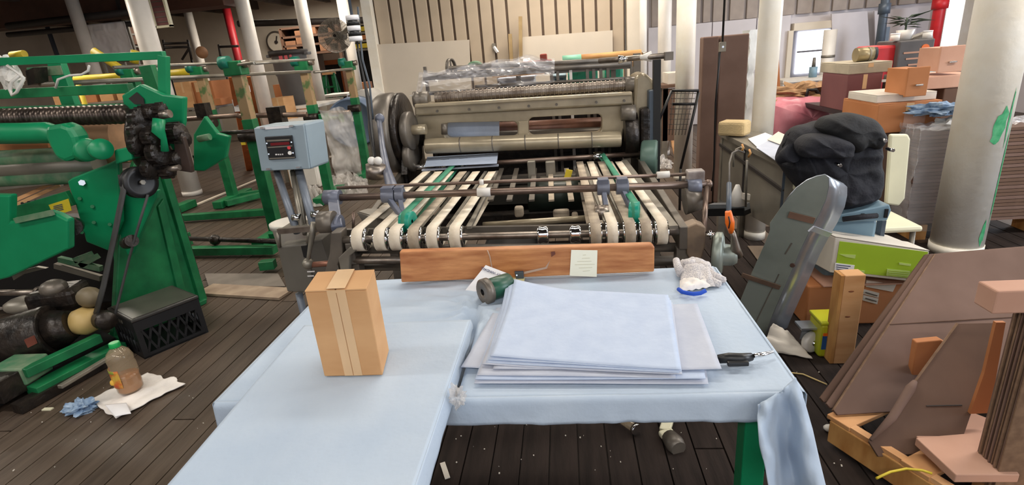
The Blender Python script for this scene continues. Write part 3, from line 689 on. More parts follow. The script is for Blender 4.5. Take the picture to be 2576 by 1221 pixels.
# brake handwheel with crank and orange grip at the right
hw=PY(1806,640,YR-.02); hx=V((1,-.35,0)).normalized()
hwp=part('hand_wheel',MB().lathe([(.012,-.02),(.080,-.02),(.092,-.01),(.092,.012),(.075,.02),(.045,.024),(.042,.06),(.03,.075),(.0001,.078)],hw,hx,32),M['galvd'],PR,'grey hand wheel')
part('wheel_face',MB().lathe([(.0001,-.026),(.07,-.024),(.082,-.018)],hw,hx,32),M['grime'],hwp)
h0=hw+hx*.08; h1=PY(1850,628,YR-.06)
part('crank',MB().tube([h0,h1,PY(1846,595,YR-.06),PY(1841,580,YR-.06)],[.016,.02,.011,.010],10),M['steel'],hwp)
part('grip',MB().tube([PY(1840,586,YR-.06),PY(1836,560,YR-.06),PY(1832,532,YR-.06)],[.010,.018,.012],12),M['orange'],hwp,'orange crank grip')
part('grip_tape',MB().tube([PY(1833,575,YR-.075),PY(1836,560,YR-.08),PY(1833,545,YR-.075)],.0025,5),M['black'],hwp)
rod('cable_post',PY(1833,535,YR-.05),PY(1834,462,YR+.1),.010,M['slate'])
part('cable',MB().tube([PY(1834,462,2.25),PY(1835,410,2.4),PY(1842,385,2.5),PY(1856,378,2.6),PY(1872,384,2.7)],.004,6),M['mesh'],PR)
part('thumb_screw',MB().cyl(PY(1776,592,YR-.05),PY(1798,590,YR-.05),.007).cyl(PY(1787,580,YR-.05),PY(1787,602,YR-.05),.005),M['chrome'],PR)
# ---- body
YBD=3.72
def bp(*p,Y=YBD): return PY(p[0],p[1],Y)
def framed(outer,holes,Y,t,m,name,**k):    # casting face with rounded windows
    bm=bmesh.new(); 
    def loop(pts): 
        vs=[bm.verts.new(PY(x,y,Y)) for x,y in pts]; return [bm.edges.new((vs[i],vs[(i+1)%len(vs)])) for i in range(len(vs))]
    es=loop(outer)
    for h in holes: es+=loop(h)
    r=bmesh.ops.triangle_fill(bm,use_beauty=True,edges=es)
    fs=[f for f in bm.faces]; 
    r=bmesh.ops.extrude_face_region(bm,geom=fs); bmesh.ops.translate(bm,verts=[v for v in r['geom'] if isinstance(v,bmesh.types.BMVert)],vec=(0,t,0))
    bmesh.ops.recalc_face_normals(bm,faces=bm.faces[:])
    mb=MB(); bm.verts.index_update(); mb.add([v.co.copy() for v in bm.verts],[[v.index for v in f.verts] for f in bm.faces]); bm.free()
    return part(name,mb,m,PR,**k)
def rr(x0,y0,x1,y1,sl,r,n=4):   # rounded window following the slope of the casting
    pts=[]
    for cx,cy,a0 in((x1-r,y0+r,-90),(x1-r,y1-r,0),(x0+r,y1-r,90),(x0+r,y0+r,180)):
        for k in range(n+1):
            a=math.radians(a0+90*k/n); x=cx+r*math.cos(a); y=cy+r*math.sin(a); pts.append((x,y+(x-x0)*sl))
    return pts
framed([(1042,290),(1595,262),(1592,312),(1568,326),(1565,358),(1068,368),(1068,330),(1046,322)],
       [rr(1118,309,1302,349,-.02,14),rr(1329,296,1514,344,-.052,14)],YBD,.10,M['cast'],'main_casting',bevel=.008)
part('top_beam',MB().prism([bp(1042,262,Y=YBD-.05),bp(1590,230,Y=YBD-.05),bp(1594,263,Y=YBD-.05),bp(1043,292,Y=YBD-.05)],(0,.16,0)),M['cast'],PR,bevel=.012)
part('top_ledge',MB().prism([bp(1042,263,Y=YBD-.09),bp(1590,231,Y=YBD-.09),bp(1590,240,Y=YBD-.09),bp(1042,272,Y=YBD-.09)],(0,.05,0)),M['cast'],PR,bevel=.006)
for px in(1100,1180,1255,1330,1400,1500,1570):
    q=bp(px,283-(px-1042)*.056,Y=YBD-.055); part('bolt',MB().cyl(q,q+V((0,-.01,0)),.009,n=8),M['castd'],PR)
# big lower nose roller of the casting
nl,nr=bp(1070,368,Y=YBD-.1),bp(1563,350,Y=YBD-.1)
part('nose_bar',MB().cyl(nl,nr,.052,n=28),M['cast'],PR,bevel=.01)
for k in range(1,6):
    q=nl.lerp(nr,k/6+.02); part('nose_band',MB().cyl(q+V((-.004,0,0)),q+V((.004,0,0)),.0532,n=28),M['castd'],PR)
part('mid_rib',MB().prism([bp(1303,305,Y=YBD-.02),bp(1329,303,Y=YBD-.02),bp(1329,345,Y=YBD-.02),bp(1303,347,Y=YBD-.02)],(0,.03,0)),M['cast'],PR,bevel=.008)
part('knife_clamp',MB().cyl(bp(1118,312,Y=YBD-.03),bp(1118,338,Y=YBD-.03),.022,n=14),M['castd'],PR)
# rolls and paper seen through the windows
rod('inner_roll',bp(1060,335,Y=YBD+.28),bp(1590,310,Y=YBD+.28),.055,mat('red_brown_roll',(110,76,64),.4,.3,c2=(140,98,80),scale=9))
rod('inner_roll',bp(1060,352,Y=YBD+.22),bp(1590,332,Y=YBD+.22),.045,M['castd'])
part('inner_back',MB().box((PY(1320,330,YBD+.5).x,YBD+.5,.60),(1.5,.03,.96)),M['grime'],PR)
solo('paper_web',MB().prism([bp(1120,304,Y=YBD+.12),bp(1256,300,Y=YBD+.12),bp(1256,352,Y=YBD+.12),bp(1120,356,Y=YBD+.12)],(0,.004,0)),M['plate'],'pale blue paper web visible in the left window of the press casting','paper')
# sheet coming out beneath the nose
zb_=zr+.075
solo('fed_sheet',MB().prism([PZ(*p,zb_) for p in((1068,420),(1250,412),(1253,386),(1075,396))]+[],(0,0,.003)),M['plate'],'pale blue sheet emerging under the press nose above the left belts','paper')
part('delivery_lip',MB().beam(PZ(1062,428,zr+.05),PZ(1254,416,zr+.05),.03,.01),M['plateg'],PR)
# grooved roller on top
gl,gr=bp(1095,247,Y=YBD+.02),bp(1580,214,Y=YBD+.02)
gv=MB(); prof=[]; Lg=(gr-gl).length; n=46
for k in range(n):
    h=Lg*k/n; prof+=[(.034,h),(.034,h+Lg/n*.60),(.040,h+Lg/n*.66),(.040,h+Lg/n*.92)]
gv.lathe([(.001,0)]+prof+[(.001,Lg)],gl,gr-gl,20,smooth=False)
part('grooved_roller',gv,M['steel'],PR,'grooved steel roller')
part('roller_collar',MB().lathe([(.001,0),(.055,0),(.055,.03),(.048,.035),(.05,.05),(.05,.10),(.001,.10)],bp(1042,251,Y=YBD+.02),gr-gl,24),M['castd'],PR)
part('roller_collar',MB().cyl(bp(1572,214,Y=YBD+.02),bp(1612,211,Y=YBD+.02),.05,n=22),M['castd'],PR)
# left guard: big worn disc and dark gears
def disc(name,px,py,Y,r,th,ax,m,**k):
    c=PY(px,py,Y); return part(name,MB().lathe([(.001,-th/2),(r*.94,-th/2),(r,-th*.3),(r,th*.3),(r*.94,th/2),(.001,th/2)],c,ax,40),m,PR,**k)
disc('gear_guard',986,336,YBD-.02,.275,.13,(1,-.04,0),M['castd'],label='large worn disc guard on the left')
disc('inner_gear',1016,328,YBD+.0,.255,.05,(1,-.02,0),M['grime'])
disc('drive_gear',1030,330,YBD-.12,.13,.05,(1,-.1,0),M['castd'])
disc('drive_gear',1034,392,YBD-.12,.11,.05,(1,-.1,0),M['castd'])
rod('stub_shaft',bp(1030,328,Y=YBD-.12),bp(1072,325,Y=YBD-.12),.035,M['cast'])
part('side_frame',MB().prism([PX(x,y,bp(1040,400).x-.03) for x,y in((1010,300),(1048,300),(1050,400),(1010,440))],(.04,0,0)),M['grime'],PR)
for sx in(bp(1020,400).x,bp(1618,400).x):
    part('side_frame',MB().box((sx,YBD+.15,.55),(.07,.55,1.1)),M['grime'],PR,bevel=.02)
part('stretcher',MB().box((PY(1320,400,YBD).x,YBD+.1,.3),(1.5,.12,.16)),M['grime'],PR)
part('stretcher',MB().box((PY(1320,400,YBD).x,YBD-.1,.12),(1.5,.1,.14)),M['grime'],PR)
# right guard plate and slate box
part('right_guard',MB().prism([bp(*p,Y=YBD-.05) for p in((1598,192),(1622,182),(1648,205),(1655,240),(1645,330),(1632,400),(1612,425),(1600,380),(1592,300))],(0,.30,0)),M['cast'],PR,bevel=.02,label='right side guard casting')
part('slate_box',MB().prism([bp(*p,Y=YBD-.12) for p in((1632,228),(1657,224),(1650,370),(1630,372))],(0,.25,0)),M['slate'],PR,bevel=.008)
part('bearing',MB().cyl(bp(1562,285,Y=YBD-.1),bp(1598,283,Y=YBD-.1),.05,n=20),M['castd'],PR)
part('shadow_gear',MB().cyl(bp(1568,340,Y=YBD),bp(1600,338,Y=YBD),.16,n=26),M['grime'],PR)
# black post and cross rod with cones at the right top
pb=PY(1650,430,YBD-.1); pt_=PY(1650,150,YBD-.1)
part('post',MB().box((pb.x,pb.y,pt_.z/2),(.045,.05,pt_.z)),M['black'],PR)
rod('top_cross_rod',PY(1508,153,YBD+.2),PY(1690,139,YBD-.1),.018,M['steel'])
part('cone',MB().cyl(PY(1555,150,YBD),PY(1578,148,YBD),.028,.014),M['chrome'],PR,'chrome cone on the cross rod')
part('cone',MB().cyl(PY(1610,145,YBD),PY(1638,142,YBD),.012,.034),M['whitep'],PR,'cream cone on the cross rod')
part('rod_block',MB().box(PY(1682,141,YBD-.1),(.05,.05,.05)),M['castd'],PR)
part('post',MB().box((PY(1602,180,YBD+.5).x,YBD+.5,.7),(.05,.05,1.45)),M['castd'],PR)
# rear feed frame: rods and uprights above the body
YT=YBD+.42
for a,b,r in(((1065,192),(1586,160),.020),((1065,200),(1400,178),.010),((1195,218),(1588,196),.011),((1130,172),(1560,150),.016),((1080,235),(1590,205),.014)):
    rod('feed_rod',PY(*a,YT),PY(*b,YT),r,M['castd'])
part('feed_beam',MB().beam(PY(1370,178,YT+.05),PY(1590,163,YT+.05),.04,.05),M['castd'],PR)
for px in(1387,1403,1478,1494,1512,1530,1436,1590,1070):
    z_=PY(px,168,YT).z; part('upright',MB().box((PY(px,190,YT).x,YT+.02,(z_+.6)/2),(.022,.03,z_-.6)),M['castd'] if px!=1436 else M['whitep'],PR)
whl=PY(1135,172,YT+.2); part('spoked_wheel',MB().lathe([(.062,-.01),(.075,-.012),(.075,.012),(.062,.01),(.062,-.01)],whl,(1,-.3,0),26).cyl(whl+V((0,0,-.065)),whl+V((0,0,.065)),.007).cyl(whl+V((0,-.065,0)),whl+V((0,.065,0)),.007),M['castd'],PR)
rod('feed_rod',whl,PY(1300,158,YT+.2),.014,M['castd'])
part('rope_knot',MB().ball(PY(1195,165,YT+.2),(.06,.03,.035)),M['greenp'],PR)
# lower entrails seen between the belts
part('gearbox',MB().box((PZ(1330,480,.35).x,3.0,.28),(.34,.3,.36)),M['black'],PR,bevel=.03)
part('gearbox',MB().cyl(PY(1330,497,3.15),PY(1480,490,3.15),.09,n=24),mat('green_black_iron',(28,38,32),.4,.2),PR)
for p,d in(((1338,430,.5),(.05,.05,.13)),((1385,425,.5),(.06,.05,.10)),((1410,447,.45),(.10,.06,.05)),((1376,452,.5),(.09,.06,.04)),((1440,452,.5),(.05,.05,.08))):
    part('linkage_block',MB().box(PY(p[0],p[1],3.35),d),M['rail'],PR,bevel=.006)
part('yellow_tag',MB().box(PY(1428,445,3.25),(.04,.01,.09),Matrix.Rotation(.3,3,'Y')),M['ylw'],PR,'yellow lever tag')
for p,d in(((1306,532,.2),(.05,.05,.06)),((1412,537,.25),(.09,.05,.045)),((1446,541,.25),(.035,.05,.03))):
    part('bearing_block',MB().box(PY(p[0],p[1],2.85),d),M['beltd'],PR,bevel=.012)
part('inner_beam',MB().beam(PY(1180,495,3.3),PY(1560,480,3.3),.08,.10),mat('dark_olive_iron',(50,48,42),.45,.2),PR)
part('inner_beam',MB().beam(PY(1240,455,3.45),PY(1470,440,3.45),.06,.05),M['castd'],PR)
for px in(1262,1300,1345,1385,1425,1452): part('tape_guide',MB().beam(PY(px,425,3.5),PY(px-(1376-px)*.25,505,2.75),.03,.01),M['castd'] if px not in(1385,1425) else M['beltd'],PR)
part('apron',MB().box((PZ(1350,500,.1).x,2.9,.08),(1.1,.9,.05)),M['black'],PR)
# crumpled clear film over the top left
fo=PY(1165,215,YT-.1)
def filmf(u,v):
    px=1030+u*365; top=150+ (1-u)*32 - 18*math.exp(-((u-.80)/.12)**2)+6*math.sin(u*9); bot=246-u*40
    py=top+(bot-top)*v if u>.06 else 240; 
    Y=YT-.16+.05*v+.09*noise.noise(V((u*7,v*4,1)))+.09*abs(noise.noise(V((u*16,v*7,2))))-.06*math.sin(v*3)
    return PY(px,py+6*noise.noise(V((u*9,v*4,4))),Y)
solo('clear_film',MB().grid(filmf,46,12,False).grid(lambda u,v:filmf(u,v*.5)+V((0,.12+.05*noise.noise(V((u*9,v*5,8))),.01)),40,8,False),M['film'],'crumpled clear plastic film draped over the top left of the press','plastic film')
# ================================================================= CONTROL STATION AT THE LEFT OF THE PRESS
YC=2.72
t=thing('control_box','blue-grey electrical box with dark counter panel on conduit legs left of the press','control box',(PY(705,370,YC).x,YC,0))
fc=[PY(*p,YC) for p in((638,320),(768,310),(784,426),(658,432))]
part('enclosure',MB().prism(fc,(.03,.17,0)),M['grey'],t,bevel=.012)
dr=part('door',MB().prism([fc[0].lerp(fc[2],.02)+V((0,-.012,0)),fc[1].lerp(fc[3],.02)+V((0,-.012,0)),fc[2].lerp(fc[0],.02)+V((0,-.012,0)),fc[3].lerp(fc[1],.02)+V((0,-.012,0))],(0,.012,0)),M['grey'],t,bevel=.004)
def cf(px,py,d=.014): return PY(px,py,YC-d)
part('counter_panel',MB().prism([cf(665,345,.024),cf(733,341,.024),cf(742,399,.024),cf(676,403,.024)],(0,.014,0)),M['blackp'],t,'dark counter panel',bevel=.003)
part('display',MB().prism([cf(680,360,.027),cf(727,357,.027),cf(728,364,.027),cf(681,367,.027)],(0,.004,0)),M['dred'],t,'dark red display')
for a in(((670,353),(728,350),(728,354),(671,357)),((673,370),(734,366),(735,369),(674,373)),((677,398),(741,395),(741,398),(678,401))):
    part('trim_bar',MB().prism([cf(*p,.027) for p in a],(0,.004,0)),M['rail'],t)
part('button',MB().cyl(cf(727,372,.03),cf(727,372,.022),.009),M['red'],t,'red button')
part('knob',MB().cyl(cf(729,385,.035),cf(729,385,.022),.010),M['whitep'],t,'white toggle')
for p in((671,361),(733,358),(676,388),(737,385)): part('screw',MB().cyl(cf(*p,.03),cf(*p,.022),.004,n=8),M['chrome'],t)
for p in((660,322),(733,317),(676,425),(751,421)): part('latch',MB().box(cf(*p,.02),(.022,.012,.008)),M['chrome'],t)
part('name_strip',MB().prism([cf(667,320),cf(727,316),cf(727,322),cf(668,326)],(0,-.002,0)),M['white'],t,'white name strip')
part('panel_lettering',MB().box(cf(695,389,.026),(.010,.002,.007)).box(cf(701,389,.026),(.007,.002,.007)).box(cf(706,389,.026),(.006,.002,.007)).box(cf(711,388.5,.026),(.006,.002,.007)),M['lettw'],t)
for k,(a,b,r,m) in enumerate((((696,432),(748,585),.020,'conduit'),((736,430),(760,575),.014,'rail'),((748,430),(768,590),.014,'rail'),((752,428),(792,580),.022,'conduit'))):
    part('conduit_leg',MB().cyl(PY(*a,YC+.06),PY(b[0],b[1],YC-.18),r),M[m],t)
for p in((742,548),(790,540)): part('coupling',MB().cyl(PY(p[0],p[1],YC-.15)+V((-.012,0,0)),PY(p[0],p[1],YC-.15)+V((.03,0,0)),.02,n=8),M['chrome'],t)
YW=2.5
t=thing('wireway_box','tall olive-grey steel box on a pipe foot beside the carton','electrical box',(PY(760,650,YW).x,YW,0))
fw=[PY(*p,YW) for p in((697,622),(800,610),(838,700),(826,735),(738,741),(716,728))]
part('body',MB().prism([PY(*p,YW) for p in((697,622),(772,613),(790,738),(722,735))],(0,.10,0)),M['greyd'],t,bevel=.008)
part('side_bay',MB().prism([PY(*p,YW+.01) for p in((772,610),(808,602),(836,690),(838,735),(790,738))],(0,.14,0)),mat('olive_grey_side',(82,78,72),.5,c2=(92,88,82),scale=4),t,bevel=.006)
part('window',MB().prism([PY(*p,YW-.002) for p in((757,620),(772,618),(776,650),(764,648))],(0,.01,0)),M['black'],t)
part('top_tray',MB().prism([PY(*p,YW-.02) for p in((698,580),(778,575),(779,580),(700,587))],(0,.16,0)),M['rail'],t,bevel=.003)
for a,b in(((700,585),(703,622)),((777,578),(775,612))): part('tray_post',MB().cyl(PY(*a,YW),PY(*b,YW),.010),M['rail'],t)
for k,(w_,dx) in enumerate(((.03,0),(.022,.04),(.016,.068),)): part('small_print',MB().box(PY(777,684,YW-.006)+V((dx*.4,0,0)),(w_*.6,.002,.007)).box(PY(777,695,YW-.006)+V((dx*.35,0,0)),(w_*.5,.002,.007)),M['lettw'],t)
f0=PY(752,738,YW+.05)
part('pipe_foot',MB().cyl((f0.x,f0.y,0),f0,.02),M['conduit'],t); part('foot_flange',MB().cyl((f0.x,f0.y,.001),(f0.x,f0.y,.02),.06),M['greyd'],t)
YL=2.25
t=thing('clutch_lever','steel clutch lever with ball joint and copper-brown shaft beside the carton','lever',PY(775,665,YL))
part('lever_arm',MB().tube([PY(788,560,YL),PY(786,590,YL),PY(777,640,YL),PY(775,660,YL)],[.012,.014,.009,.010],10),M['rail'],t)
part('ball_joint',MB().ball(PY(775,664,YL),.028),M['rail'],t)
part('lever_shaft',MB().cyl(PY(780,667,YL),PY(862,660,YL),.014),mat('copper_brown',(150,104,86),.4,.5),t)
part('socket',MB().cyl(PY(835,660,YL),PY(866,658,YL),.024),M['rail'],t)
# white bucket
p=PZ(729,560,.36); bz=V((p.x,p.y,0))
t=thing('white_bucket','white plastic bucket behind the grey box left of the press','bucket',bz)
part('pail',MB().lathe([(.001,.004),(.12,.004),(.145,.355),(.152,.36),(.152,.335),(.158,.335),(.158,.37),(.140,.37),(.118,.03),(.001,.03)],bz,n=30),M['whitep'],t)
part('bail_handle',MB().tube([bz+V((.16*math.cos(a),-.01-.10*math.sin(a),.33-.02*math.sin(a))) for a in[math.pi*k/10 for k in range(11)]],.004,6),M['chrome'],t)

# ================================================================= GREEN MACHINE AT THE LEFT
P1=PZ(517,757,0); P2=PZ(285,864,0); dr_=(P1-P2).normalized(); gn=V((dr_.y,-dr_.x,0))  # faces right
GM=thing('green_converting_machine','large green roll machine with belt drive filling the left side','machine',(P1+P2)/2+V((-.6,0,0)))
def g(px,py,off=0): return PL(px,py,P1+gn*off,gn)
part('side_stand',MB().prism([g(*p) for p in((285,862),(517,757),(474,610),(430,480),(396,395),(345,395),(318,470),(300,600))],-gn*.05),M['greend'],GM,'tall green side stand',bevel=.008)
part('stand_rib',MB().prism([g(*p,.02) for p in((398,520),(412,500),(470,742),(452,752))],-gn*.03),M['greend'],GM,bevel=.004)
part('stand_edge',MB().prism([g(*p,.03) for p in((396,395),(412,395),(522,752),(505,762))],-gn*.05),M['greend'],GM,bevel=.004)
part('stand_foot',MB().prism([g(*p,.06) for p in((300,866),(520,764),(521,752),(300,852))],-gn*.16),M['greend'],GM,bevel=.004)
part('gear_plate',MB().prism([PY(*p,2.98) for p in((305,240),(352,212),(408,238),(462,245),(460,310),(440,400),(340,400),(325,330))],(0,.04,0)),M['green'],GM,'green gear plate',bevel=.008)
part('dark_opening',MB().prism([PY(*p,2.975) for p in((325,248),(345,232),(362,248),(364,262),(340,262))],(0,-.006,0)),M['pipe'],GM)
part('lug_plate',MB().prism([PY(*p,2.86) for p in((168,456),(180,448),(258,418),(296,400),(302,560),(272,632),(216,610),(190,520),(172,470))],(0,.04,0)),M['green'],GM,'green lug plate',bevel=.01)
part('sloped_plate',MB().prism([PY(*p,2.93) for p in((285,470),(395,480),(392,500),(330,640),(285,660),(275,560))],(0,.04,0)),M['green'],GM,bevel=.01)
part('bolt_head',MB().cyl(PY(206,460,2.855),PY(206,460,2.84),.018,n=6),M['chrome'],GM)
for p in((200,500),(232,520),(236,560),(276,565),(206,585)): part('bolt_head',MB().cyl(PY(*p,2.86),PY(*p,2.848),.011,n=6),M['greend'],GM)
# right hand green bracket plate further back
part('bracket_plate',MB().prism([PY(*p,3.45) for p in((486,338),(513,292),(545,335),(576,343),(566,398),(512,431),(486,430))],(0,.04,0)),M['green'],GM,'green bracket plate',bevel=.008)
part('bracket_pin',MB().cyl(PY(500,350,3.4),PY(528,344,3.4),.022),M['greenp'],GM)
part('bracket_shaft',MB().cyl(PY(545,336,3.5),PY(640,330,3.5),.014),M['grime'],GM)
# frame tubes
def gb(p0,p1,Y0,Y1,w_,h_,m='green',name='frame_beam',**k): return part(name,MB().beam(PY(*p0,Y0),PY(*p1,Y1),w_,h_),M[m],GM,bevel=.003,**k)
gb((-60,158),(414,139),3.05,3.05,.035,.045); gb((412,140),(414,262),3.05,3.05,.04,.05)
gb((-60,240),(330,222),3.1,3.1,.05,.055,'greend'); gb((-60,278),(325,268),3.0,3.0,.04,.035,'greend')
gb((140,150),(185,280),3.5,3.5,.10,.05); gb((370,165),(400,255),3.6,3.6,.09,.05,'greend')
gb((80,182),(165,176),3.5,3.5,.06,.06,'greenp')
part('casting_block',MB().prism([PY(*p,3.35) for p in((64,178),(84,170),(88,210),(70,215))],(0,.1,0)),M['grime'],GM)
# screw roller
a,b=PY(-80,300,2.92),PY(322,287,2.92); L=(b-a).length; n=30; prof=[(.001,0)]
for k in range(n):
    h=L*k/n; prof+=[(.048,h+L/n*.15),(.056,h+L/n*.4),(.048,h+L/n*.65),(.034,h+L/n*.82),(.034,h+L/n*.98)]
prof+=[(.001,L)]
part('screw_roller',MB().lathe(prof,a,b-a,18),mat('dark_steel_roller',(62,54,50),.3,.7,c2=(104,92,84),scale=12),GM,'dark ribbed steel roller')
part('bright_strip',MB().beam(PY(-80,316,2.84),PY(120,312,2.84),.01,.012),M['galv'],GM)
# arm tube with elbow
part('arm_tube',MB().tube([PY(-80,337,2.74),PY(60,336,2.74),PY(120,334,2.74),PY(146,340,2.74)],[.058,.058,.058,.05],16),M['green'],GM,'green round arm',bevel=.004)
part('arm_lug',MB().prism([PY(*p,2.66) for p in((112,318),(150,312),(172,320),(188,345),(196,378),(190,400),(164,410),(138,398),(122,368),(112,345))],(0,.10,0)),M['green'],GM,bevel=.022)
part('arm_hub',MB().lathe([(.001,-.05),(.05,-.05),(.062,-.03),(.062,.04),(.05,.05),(.001,.05)],PY(216,378,2.72),(.8,-.5,.1),24),M['green'],GM,'green round hub')
part('hub_cap',MB().lathe([(.001,-.04),(.05,-.04),(.055,0),(.055,.03),(.001,.03)],PY(252,376,2.66),(.8,-.5,.1),24),M['green'],GM)
part('hub_block',MB().prism([PY(*p,2.7) for p in((286,378),(328,368),(332,402),(290,414))],(0,.08,0)),M['green'],GM,bevel=.008)
part('hub_boss',MB().ball(PY(205,380,2.72),(.06,.06,.06)),M['greend'],GM)
# paper roll in the machine
part('product_roll',MB().cyl(PY(-80,372,3.2),PY(325,345,3.2),.16,n=40),mat('brown_roll_paper',(150,112,82),.6,c2=(176,132,96),scale=2,stretch=(1,8,8)),GM,'brown paper roll')
part('orange_apron',MB().prism([PY(*p,2.9) for p in((-80,358),(118,352),(122,372),(-80,382))],(0,.02,0)),M['cardo'],GM)
for k,(y0,y1,r,m) in enumerate(((398,392,.055,'greenp'),(424,412,.06,'deskm'),(448,436,.055,'greenp'),)):
    part('lower_roller',MB().cyl(PY(-80,y0+8,3.0),PY(250 if k else 190,y1,3.0),r,n=22),M[m],GM)
gb((-80,482),(176,452),2.98,2.98,.03,.03,'rail')
for a,b in(((20,512),(130,462)),((30,520),(150,466))): part('wood_stick',MB().beam(PY(*a,2.95),PY(*b,3.1),.02,.02),M['lumber'],GM)
part('slot_plate',MB().prism([PY(*p,2.88) for p in((30,522),(120,490),(175,486),(176,500),(120,512),(34,545))],(0,.01,0)),M['rail'],GM)
for px in(56,72,90,108,124): part('slot',MB().cyl(PY(px,512-(px-56)*.18,2.878),PY(px,512-(px-56)*.18,2.87),.008),M['black'],GM)
gb((20,545),(180,498),2.85,2.85,.03,.09,'greend')
tg=part('warning_tag',MB().prism([PY(*p,2.78) for p in((122,516),(172,500),(180,530),(144,541),(128,528))],(0,.003,0)),M['ylw'],GM,'yellow printed tag')
for k in range(4): part('tag_print',MB().beam(PY(134,520+k*4.2,2.777),PY(156+k,514+k*4.2,2.777),.001,.004),M['ink'],tg)
# big green panel at the front left
part('front_guard',MB().prism([PY(*p,2.55) for p in((-60,490),(24,492),(24,560),(120,533),(142,540),(170,555),(171,628),(20,700),(-60,720))],(0,.05,0)),M['green'],GM,'flat green guard panel',bevel=.01)
part('guard_lip',MB().beam(PY(40,555,2.54),PY(132,535,2.54),.02,.03),M['greenp'],GM)
part('pivot',MB().cyl(PY(186,568,2.72),PY(180,572,2.64),.05,n=16),M['grime'],GM)
# dark gear cluster
gc=part('gear_cluster',MB().ball(PY(370,365,2.86),(.11,.08,.19),20,14),M['grime'],GM,'oily black gear cluster')
rng=random.Random(3)
for (px,py,r,th,Yg) in((352,300,.060,.06,2.80),(375,285,.045,.10,2.84),(402,275,.032,.06,2.84),(345,330,.05,.05,2.76),(385,345,.055,.08,2.76),(440,335,.055,.10,2.84),(460,350,.04,.06,2.84),(350,365,.06,.05,2.74),(400,385,.07,.06,2.76),(438,400,.045,.10,2.82),(380,425,.055,.05,2.74),(420,432,.035,.08,2.78)):
    c=PY(px,py,Yg); n=18; prof=[(.001,-th/2),(r*.8,-th/2),(r,-th*.4),(r,th*.4),(r*.8,th/2),(.4*r,th*.55),(.001,th*.6)]
    m_=MB().lathe(prof,c,(1,-.25+rng.uniform(-.15,.15),rng.uniform(-.1,.1)),n,smooth=False)
    for k in range(n//2):
        a=2*math.pi*k/(n//2); m_.box(c+V((0,math.cos(a)*r,math.sin(a)*r)),(th*.7,.012,.012))
    part('gear',m_,M['grime'],gc)
part('gear_shaft',MB().cyl(PY(405,290,2.8),PY(428,286,2.8),.022),M['steel'],gc)
part('gear_shaft',MB().cyl(PY(418,428,2.76),PY(452,421,2.76),.016),M['steel'],gc)
part('gear_arm',MB().prism([PY(*p,2.8) for p in((436,345),(460,345),(480,420),(482,435),(450,430),(440,400))],(0,.03,0)),mat('dark_red_brown_arm',(58,44,38),.5),gc,bevel=.004)
part('green_link',MB().tube([PY(400,300,2.74),PY(398,330,2.72),PY(412,350,2.74),PY(415,380,2.74)],[.03,.032,.015,.02],10),M['green'],gc)
# pulley and belts to the motor
pc=PY(350,459,2.72); ax=V((.9,-.42,.05)).normalized()
part('drive_pulley',MB().lathe([(.001,-.03),(.03,-.035),(.05,-.02),(.078,-.02),(.088,-.03),(.088,-.012),(.076,0),(.088,.012),(.088,.03),(.06,.03),(.03,.02),(.001,.02)],pc,ax,34),M['blackp'],GM,'grey grooved pulley')
part('pulley_nut',MB().cyl(pc+ax*.03,pc+ax*.045,.014,n=6),M['rail'],GM)
mp_=PY(262,806,2.5)
part('motor_pulley',MB().lathe([(.001,-.05),(.05,-.05),(.055,-.02),(.05,0),(.055,.02),(.05,.05),(.001,.05)],mp_,(.85,-.5,.1),26),M['grime'],GM)
part('drive_belt',MB().ribbon([pc+V((-.055,-.04,.055)),PY(312,480,2.64),PY(290,590,2.60),PY(262,720,2.54),PY(243,790,2.5)],V((.042,-.012,0))),M['rubber'],GM,'grey rubber drive belt',solid=.006)
part('drive_belt',MB().tube([PY(372,490,2.7),PY(345,580,2.66),PY(325,650,2.62),PY(295,770,2.56),PY(284,812,2.52)],.007,6),M['rubber'],GM,'thin dark belt')
part('idler',MB().cyl(PY(318,612,2.70),PY(332,606,2.64),.035),M['grime'],GM)
# motor group on the base rails
part('motor',MB().cyl(PY(-20,880,2.35),PY(140,830,2.45),.15,n=26),M['grime'],GM,'dark electric motor',bevel=.01)
part('motor_end',MB().cyl(PY(140,830,2.45),PY(182,815,2.48),.12,.08,n=26),M['grime'],GM)
part('motor_cone',MB().lathe([(.03,-.02),(.07,0),(.082,.05),(.06,.11),(.04,.115)],PY(192,812,2.5),(.9,.25,.05),24),mat('dull_yellow_guard',(176,148,88),.5,c2=(196,168,110)),GM,'dull yellow coupling guard')
part('motor_cone',MB().ball(PY(225,748,2.56),(.07,.06,.06)),mat('khaki_housing',(112,100,78),.5),GM)
part('reducer',MB().box(PY(150,745,2.62),(.26,.2,.12),Matrix.Rotation(.25,3,'Z')),M['grime'],GM,bevel=.03)
part('reducer_lobe',MB().ball(PY(135,725,2.58),(.07,.07,.05)),M['castd'],GM)
part('cross_shaft',MB().cyl(PY(-60,738,2.62),PY(108,735,2.62),.018),M['steel'],GM)
part('shaft_collar',MB().cyl(PY(96,736,2.62),PY(112,735,2.62),.035),M['steel'],GM)
part('grey_cover',MB().ball(PY(70,765,2.66),(.14,.1,.05)),M['deskm'],GM)
part('red_plate',MB().prism([PY(*p,2.28) for p in((60,856),(82,846),(90,866),(70,876))],(0,.01,0)),mat('dull_red',(120,64,52),.6),GM)
part('olive_block',MB().box(PY(52,930,2.2),(.2,.16,.10)),M['greenp'],GM,bevel=.01)
for k,(a,b,w_,h_,z_,m) in enumerate((((80,985),(305,868),.10,.05,.06,'greend'),((60,940),(250,850),.05,.05,.16,'greend'),((150,975),(300,885),.03,.02,.11,'rail'),((-40,990),(60,935),.2,.12,.12,'grime'))):
    part('base_rail',MB().beam(PZ(*a,z_),PZ(*b,z_),w_,h_),M[m],GM,bevel=.004)
